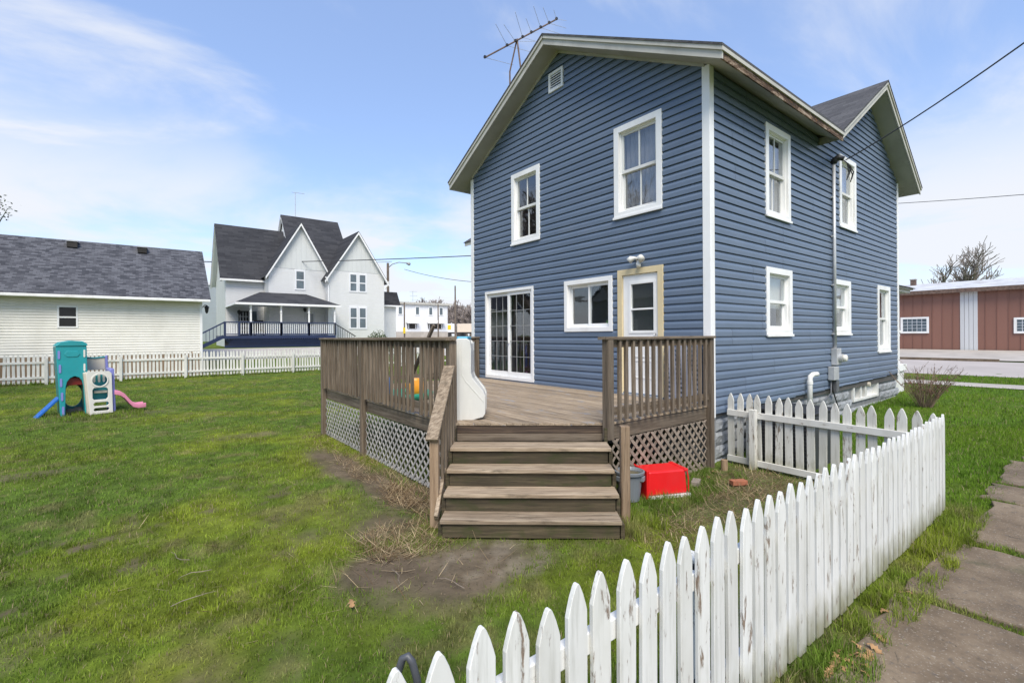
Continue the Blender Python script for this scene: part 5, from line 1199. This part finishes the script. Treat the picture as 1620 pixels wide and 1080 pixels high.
pts = [L(*p) for p in pr_]; w2 = .2; rows = []
for a, b in pts: rows += [(a, -w2, b + .09), (a, -w2 + .03, b + .09), (a, -w2 + .05, b), (a, w2 - .05, b), (a, w2 - .03, b + .09), (a, w2, b + .09), (a, w2, b - .03), (a, -w2, b - .03)]
sl_.add(rows, [(i * 8 + k, i * 8 + (k + 1) % 8, i * 8 + 8 + (k + 1) % 8, i * 8 + 8 + k) for i in range(n - 1) for k in range(8)] + [tuple(range(8)), tuple(range((n - 1) * 8 + 7, (n - 1) * 8 - 1, -1))])
sl_.build('slide', 'p_pink', play, tuple(o0), rotc, bevel=.008, smooth=True)
a, b = L(59, 659), L(96, 628); MB().bar((a[0], .3, a[1]), (b[0], .35, b[1]), .28, .05).build('blue_slide', 'p_blue', play, tuple(o0), rotc, bevel=.01)
def rock(name, label, p, r, seed):
    rr = random.Random(seed); mb = MB(); n, m2 = 9, 6; vs = []
    for j in range(m2 + 1):
        for i in range(n): th = math.pi * j / m2; ph = 2 * math.pi * i / n; k = r * rr.uniform(.82, 1.15); vs.append((k * 1.3 * math.sin(th) * math.cos(ph), k * math.sin(th) * math.sin(ph), k * .65 * math.cos(th)))
    mb.add(vs, [(j * n + i, j * n + (i + 1) % n, (j + 1) * n + (i + 1) % n, (j + 1) * n + i) for j in range(m2) for i in range(n)]); return tag(mb.build(name, 'stone', None, (p.x, p.y, gzf(p.x, p.y) + r * .3), smooth=True), label, 'rock')
rock('rock', 'pale rock lying under the teal playset arch', at_z(112, 653), .11, 1); rock('rock', 'pinkish wide rock lying beside the white ladder', at_z(124, 651), .14, 2)

# on the deck
rotc = Rz(-YAW)
o1 = at_z(744, 664, .9); S1 = (o1 - CAM).dot(fwd) / 751
t = thing('toy_playhouse', 'cream plastic toy slide panel with blue top standing on the deck', 'toy', tuple(o1), -YAW)
prof = [(718, 668), (718, 538), (726, 535), (739, 535), (744, 539), (746, 552), (745.5, 590), (748, 598), (765, 619), (768, 627), (767.5, 655), (764, 660), (745, 665)]
pp = [((x - 744) * S1, (664 - y) * S1) for x, y in prof]
MB().prism(pp, lambda a, b, d: (a, d, b), 0, .10).build('side_panel', 'p_toywhite', t, tuple(o1), rotc, bevel=.007)
MB().prism(pp, lambda a, b, d: (a * .96, d, b * .985), .42, .52).build('side_panel', 'p_toywhite', t, tuple(o1), rotc, bevel=.007)
MB().prism([(a * .9, b * .96) for a, b in pp], lambda a, b, d: (a, d, b), .101, .419).build('core', 'p_toywhite', t, tuple(o1), rotc)
gl = [((x - 744) * S1, (664 - y) * S1) for x, y in ((731, 540), (731, 592), (737, 603), (766, 636))]
MB().tube([(a, -.0015, b) for a, b in gl], .004, 5).build('moulded_rib', 'p_toywhite', t, tuple(o1), rotc)
MB().tube([((727 - 744) * S1, -.0015, .98), ((727 - 744) * S1, -.0015, .02)], .004, 5).build('moulded_rib', 'p_toywhite', t, tuple(o1), rotc)
MB().box((723 - 744) * S1, (741 - 744) * S1, .02, .5, (664 - 537) * S1, (664 - 532) * S1).build('top', 'p_sky', t, tuple(o1), rotc, bevel=.012)
c = at_z(640, 630, .9); c.x = max(c.x, -3.2)
t = thing('toy_water_table', 'green, orange and blue plastic water toy on the deck behind the pickets', 'toy', (c.x, c.y, .9))
MB().lathe([(.42, 0), (.47, .05), (.47, .10), (.44, .11), (.40, .06)], 22, (0, 0)).build('tray', 'p_green', t, (c.x, c.y, .904), smooth=True)
MB().lathe([(.17, 0), (.15, .08), (.19, .16), (.12, .22), (.14, .26)], 12, (.1, -.2)).build('orange_tower', 'p_orange', t, (c.x, c.y, .98), smooth=True)
MB().lathe([(.07, 0), (.08, .2), (.05, .26)], 12, (-.18, .22)).build('blue_post', 'p_brightblue', t, (c.x, c.y, .98), smooth=True); MB().box(.15, .3, -.1, .12, 0, .14).build('orange_ramp', 'p_orange', t, (c.x, c.y, .985), Rz(.4), bevel=.02)

# beside the stairs
a_ = at_z(1028, 789); b_ = at_z(1088, 783); ang2 = math.atan2((b_ - a_).y, (b_ - a_).x); Lr = (b_ - a_).length
t = thing('red_tote', 'bright red plastic tote lying beside the lattice', 'tote', tuple(a_), ang2); rt = Rz(ang2)
MB().add([(-.02, 0, .03), (Lr, 0, .03), (Lr, .36, .03), (-.02, .36, .03), (0, .015, .31), (Lr - .02, .015, .31), (Lr - .02, .34, .31), (0, .34, .31)], [(0, 3, 2, 1), (4, 5, 6, 7), (0, 1, 5, 4), (1, 2, 6, 5), (2, 3, 7, 6), (3, 0, 4, 7)]).build('tub', 'p_red', t, tuple(a_), rt, bevel=.02)
MB().box(-.05, -.021, -.02, .40, .0, .335).build('rim', 'p_red', t, tuple(a_), rt, bevel=.008); MB().box(Lr - .04, Lr + .012, .005, .35, .285, .318).build('rib', 'p_red', t, tuple(a_), rt, bevel=.006); MB().tube([(Lr + .004, .02, .31), (Lr + .01, .0, .2), (Lr + .012, .0, .04)], .008, 5).build('rib', 'p_red', t, tuple(a_), rt)
tag(MB().box(-.02, Lr + .03, -.02, .06, -.01, .028).build('white_board', 'oldtrim', None, tuple(a_ + Vector((0, -.01, 0))), rt), 'white board lying under the red tote', 'board')
p = at_z(996, 789); t = thing('trash_bin', 'small grey plastic bin behind the stair post', 'bin', tuple(p))
MB().lathe([(.115, 0), (.15, .30), (.172, .305), (.175, .335), (.16, .34), (.14, .31), (.11, .04)], 24).build('tub', 'p_grey', t, tuple(p), smooth=False)
for q in (0, 2.2, 4.2): MB().box(.13, .175, -.04, .04, .23, .29).build('handle', 'p_grey', t, tuple(p), Rz(q - 1.2), bevel=.008)
MB().lathe([(.138, .29), (.138, .296)], 20).build('wet_leaves', 'soil', t, tuple(p))
for px, py, an, m_, lab in ((1168, 769, -.5, 'brick', 'orange brick lying in dead grass near the short fence'), (1101, 768, .4, 'stone', 'dark old brick lying beside the red tote')):
    p = at_z(px, py); tag(MB().box(-.1, .1, -.048, .048, 0, .057).build('brick', m_, None, (p.x, p.y, gzf(p.x, p.y) + .012), Rz(an), bevel=.005), lab, 'brick')
p = at_z(1146, 745); tag(MB().lathe([(.045, 0), (.045, .16)], 12).build('wooden_stake', 'post_tan', None, (p.x, p.y, 0)), 'short wooden stake stump at the foot of the house corner', 'stake')
hp = [at_d(x, y, z) for x, y, z in ((622, 1120, 1.62), (630, 1062, 1.6), (637, 1041, 1.6), (645, 1037, 1.6), (652, 1046, 1.6), (660, 1075, 1.6), (668, 1130, 1.62))]
tag(MB().tube(hp, .013, 10).build('garden_hose', 'hose', None, smooth=True), 'dark grey hose looped behind the fence pickets', 'hose')

# ------------------------------------------------------------------ grass, straw, leaves, sticks
def camxy(xs_, zs_): return CAM.x + rgt.x * xs_ + fwd.x * zs_, CAM.y + rgt.y * xs_ + fwd.y * zs_
def blocked(x, y):
    d = (x > -3.66) & (x < .1) & (y > -.03) & (y < 6.02)
    s_ = (x - Q1.x) * sd_.x + (y - Q1.y) * sd_.y; o_ = (x - Q1.x) * so_.x + (y - Q1.y) * so_.y
    clip = (o_ > .02) & d
    d = d & ~clip
    st = (s_ > -.02) & (s_ < 1.79) & (o_ > -.3) & (o_ < 1.03)
    return d | st | ((x > .0) & (x < 9.45) & (y > .02) & (y < 14)) | ((y < -2.86) & (y > -4.3) & (np.abs(((x[..., None] - np.array(edges)) if True else 0)).min(-1) > .075)) | ((x > .7) & (x < 1.64) & (y > -1.08) & (y < -.2)) | ((x > 12.5) & (x < 13.7)) | (x > 16.5) | (y > 24.6) | (y < -4.35) & (x < 12)
def blades(name, label, x, y, h, w, col, lean, seed, bend=.5, lmin=0.):
    r_ = np.random.default_rng(seed); n = len(x); a = r_.random(n) * 2 * np.pi; la = r_.random(n) * 2 * np.pi; le = np.clip(np.abs(r_.normal(0, 1, n)) * lean * h, lmin * h, h * .975)
    z = gz(x, y) - .012; wx, wy = np.cos(a) * w / 2, np.sin(a) * w / 2; dx, dy = np.cos(la) * le, np.sin(la) * le
    up_ = np.sqrt(np.maximum(h * h - le * le, (h * .2) ** 2))
    P = np.empty((n, 5, 3))
    P[:, 0] = np.stack([x - wx, y - wy, z], 1); P[:, 1] = np.stack([x + wx, y + wy, z], 1)
    mx_, my_, mz = x + dx * .5 * bend, y + dy * .5 * bend, z + up_ * .58
    P[:, 2] = np.stack([mx_ + wx * .8, my_ + wy * .8, mz], 1); P[:, 3] = np.stack([mx_ - wx * .8, my_ - wy * .8, mz], 1)
    P[:, 4] = np.stack([x + dx, y + dy, z + up_], 1)
    b = np.arange(n)[:, None] * 5
    tri = np.concatenate([b + np.array([[0, 1, 2]]), b + np.array([[0, 2, 3]]), b + np.array([[3, 2, 4]])], 1).reshape(-1, 3)
    me = bpy.data.meshes.new(name); me.vertices.add(n * 5); me.vertices.foreach_set('co', P.ravel()); me.loops.add(len(tri) * 3); me.loops.foreach_set('vertex_index', tri.ravel().astype(np.int32)); me.polygons.add(len(tri))
    me.polygons.foreach_set('loop_start', np.arange(len(tri)) * 3); me.polygons.foreach_set('loop_total', np.full(len(tri), 3)); me.update()
    ca = me.color_attributes.new('Col', 'FLOAT_COLOR', 'POINT'); c5 = np.repeat(np.concatenate([col, np.ones((n, 1))], 1), 5, 0); ca.data.foreach_set('color', c5.ravel()); me.materials.append(MT['blade'])
    return tag(put(bpy.data.objects.new(name, me)), label, kind='stuff')
gxs, gys, ghs, gws = [], [], [], []
def scatter(n, z0, z1, lat, hmin, hmax, wb):
    Zs = np.sqrt(rng.random(n) * (z1 * z1 - z0 * z0) + z0 * z0); Xs = (rng.random(n) * 2 - 1) * lat * Zs; x, y = camxy(Xs, Zs)
    # tufts: shift blades towards clump centres
    x = x + (vnoise(x, y, .09, 77) - .5) * .07; y = y + (vnoise(x, y, .09, 78) - .5) * .07
    lush = sstep(.3, .9, x) * sstep(.6, -.2, y)
    keep = (rng.random(n) > np.clip(bare(x, y) * 1.15, 0, .97)) & ~blocked(x, y) & (rng.random(n) < .45 + .75 * fbm(x, y, .5, 301, 4) + lush)
    x, y, Zs, lush = x[keep], y[keep], Zs[keep], lush[keep]; hh = (hmin + (hmax - hmin) * rng.random(len(x)) ** 1.6) * (.55 + .9 * fbm(x, y, .8, 401, 4)) * (1 + .25 * lush)
    gxs.append(x); gys.append(y); ghs.append(hh); gws.append(np.full(len(x), wb))
scatter(230000, .6, 4.5, 1.25, .016, .058, .0050)
scatter(190000, 4.5, 9, 1.2, .02, .065, .0070)
scatter(150000, 9, 17, 1.15, .025, .07, .011)
scatter(80000, 17, 30, 1.15, .03, .08, .018)
def tuft(x0, x1, y0, y1, n, h0, h1, w=.005):
    x = x0 + (x1 - x0) * rng.random(n); y = y0 + (y1 - y0) * rng.random(n); k = (rng.random(n) < sstep(.35, .62, fbm(x, y, .22, 501, 3))) & ~blocked(x, y); x, y = x[k], y[k]
    gxs.append(x); gys.append(y); ghs.append(h0 + (h1 - h0) * rng.random(len(x))); gws.append(np.full(len(x), w))
tuft(-6.5, .3, -2.86, -2.54, 30000, .03, .14); tuft(.3, 8, -2.76, -2.5, 9000, .04, .12); tuft(-6.5, .3, -2.49, -2.38, 5000, .04, .12)
for e_ in edges[2:11]: tuft(e_ - .07, e_ + .07, -4.2, -2.64, 3200, .02, .08)
tuft(-2.9, -2.45, -.95, -.45, 2600, .06, .2); tuft(-2.2, -1.2, -.75, -.3, 2600, .05, .16); tuft(-1.4, -.2, -.7, -.08, 3500, .05, .14); tuft(.3, 9, -.35, .02, 6000, .04, .12, .007); tuft(-12, 9, 23.8, 24.15, 7000, .08, .22, .016); tuft(.35, .6, -2.4, -.1, 1500, .04, .12); tuft(-3.95, -3.7, 1.3, 6, 1500, .03, .1)
tuft(-8.5, -6.5, 11.2, 12.9, 5000, .05, .14, .009)
gx_, gy_, gh_, gw_ = map(np.concatenate, (gxs, gys, ghs, gws))
col = lawn_col(gx_, gy_) * (.62 + .85 * rng.random(len(gx_)))[:, None]
st = (rng.random(len(gx_)) < .10)[:, None]; col = np.where(st, np.array([[.30, .25, .14]]) * (.6 + .7 * rng.random(len(gx_)))[:, None], col)
blades('grass', 'short uneven lawn grass of the yard', gx_, gy_, gh_, gw_, col, .55, 1)
sx, sy, sh = [], [], []
def straw(cx_, cy_, rx, ry, n, h0, h1):
    a = rng.random(n) * 6.283; r_ = np.sqrt(rng.random(n)); x = cx_ + rx * r_ * np.cos(a); y = cy_ + ry * r_ * np.sin(a); k = ~blocked(x, y); sx.append(x[k]); sy.append(y[k]); sh.append(h0 + (h1 - h0) * rng.random(k.sum()))
straw(-4.5, .5, .55, .42, 1500, .06, .2); straw(-4.7, .35, .3, .2, 300, .08, .26); straw(-4.0, 1.5, .3, .6, 2000, .06, .22); straw(-3.95, 3.0, .3, 1.2, 1300, .05, .2); straw(-3.95, 5.2, .25, .9, 700, .05, .16); straw(-1.6, -.9, .9, .35, 1000, .06, .22); straw(-.6, -.75, .7, .5, 1100, .06, .24); straw(-2.6, -1.0, .4, .3, 500, .06, .2); straw(.1, -1.2, .15, 1., 500, .05, .18); straw(-3.6, -2.66, 1.0, .1, 260, .05, .12); straw(-4.7, 0., .9, .6, 160, .06, .25); straw(-5.6, 1.6, 1.2, 2.2, 160, .05, .2)
sx, sy, sh = map(np.concatenate, (sx, sy, sh)); r0 = rng.random(len(sx))[:, None] ** 1.7
blades('dead_grass', 'dry straw and dead stalks along deck and stairs', sx, sy, sh, .004 + .003 * rng.random(len(sx)), (np.array([[.60, .47, .29]]) * r0 + np.array([[.15, .095, .05]]) * (1 - r0)), 3., 2, 1.2, .78)
# small pale grit on the bare soil
gm = MB(); rr = random.Random(8)
for q in range(260):
    x, y = rr.gauss(-4.15, .45), rr.gauss(-.35, .3); s = rr.uniform(.002, .007); z = gzf(x, y) + .002
    gm.add([(x - s, y, z), (x, y - s * .8, z), (x + s, y + s * .2, z), (x, y + s, z), (x, y, z + s)], [(0, 1, 4), (1, 2, 4), (2, 3, 4), (3, 0, 4)])
tag(gm.build('grit', 'slab'), 'pale grit on the bare soil before the stairs', kind='stuff')
# fallen oak leaves
lp = [(0, 0), (.012, .012), (.03, .008), (.028, .022), (.05, .02), (.046, .034), (.066, .034), (.075, .05), (.08, .07), (.062, .066), (.05, .074), (.046, .058), (.03, .062), (.034, .046), (.016, .044), (.018, .03), (.004, .026)]
lm_ = MB().add([(a - .04, b - .035, .012 + .012 * math.sin(a * 70)) for a, b in lp], [tuple(range(len(lp)))]).mesh('oak_leaf', 'leaf')
spots = [((1475, 975), 'dry oak leaf on the sidewalk slab edge near the picket fence'), ((555, 962), 'dry oak leaf on the mossy lawn before the bare soil')]
def leafat(px, py, label, group=None, rnd=random.Random(5), z=0.):
    p = at_z(px, py, z); o = put(bpy.data.objects.new('oak_leaf', lm_), None, (p.x, p.y, gzf(p.x, p.y) + .03), Rz(rnd.uniform(0, 6.28)) @ Matrix.Rotation(rnd.gauss(0, .2), 3, 'X')); tag(o, label, 'leaf', group)
leafat(555, 962, 'dry oak leaf on the mossy lawn before the bare soil')
for px, py in ((1330, 1040), (1345, 1058), (1322, 1050), (1338, 1068), (1366, 1062), (1374, 1044), (1392, 1018), (1356, 1030), (1318, 1062), (1368, 1050), (1360, 1072), (1382, 1035), (1400, 975), (1432, 945), (1310, 1075), (1352, 1045)): leafat(px, py, 'dry oak leaf fallen between picket fence and sidewalk', 'fallen leaves along the sidewalk fence')
for px, py in ((725, 842), (975, 842), (1010, 838), (1130, 752), (1118, 760), (1060, 800)): leafat(px, py, 'dry oak leaf lying in the grass around the stairs', 'fallen leaves around the stairs')
# twigs on the lawn
rr = random.Random(12)
for px, py, n in ((300, 890, 3), (335, 905, 2), (270, 965, 2), (735, 935, 2), (620, 905, 2)):
    p = at_z(px, py); an = rr.uniform(0, 6.28); mb = MB()
    pts = [p + Vector((0, 0, gzf(p.x, p.y) + .025))]
    for q in range(4): an += rr.gauss(0, .5); e = pts[-1] + Vector((math.cos(an) * .07, math.sin(an) * .07, 0)); e.z = gzf(e.x, e.y) + .03 + rr.uniform(-.004, .012); pts.append(e)
    mb.tube(pts, [.003, .003, .0025, .002, .0012], 5); tag(mb.build('twig', 'lat_b'), 'thin dry twig lying on the patchy lawn', 'twig', 'dry twigs on the lawn')

# ------------------------------------------------------------------ across the yard, mirrored in the rear glass
nb = thing('neighbour_house', 'dark gabled house mirrored in the rear door glass', 'house', (-33, 24, 0))
MB().box(-37, -29, 19, 29, -.1, 5.2).build('wall', 'far_grey', nb)
c = MB().prism([(18.5, 5.21), (29.5, 5.21), (24, 9.8)], FX, -37.4, -28.9).build('roof', 'shing_far', nb)
MB().prism([(18.9, 5.22), (29.1, 5.22), (24, 9.3)], FX, -28.899, -28.87).build('gable', 'far_white', nb)
for y_ in (20.2, 23.4, 26.4): MB().box(-28.99, -28.95, y_, y_ + 1.1, 1.6, 3.4).build('window', 'trim', nb)
for q, (x_, y_, h_) in enumerate(((-24, 30, 17.), (-22, 19, 15.))):
    tree('bare_tree', ('tall bare tree mirrored in the upper gable windows', 'bare tree standing before the mirrored gabled house')[q], (x_, y_, 0), h_, 31 + q, .85, minr=.006, thick=.03)
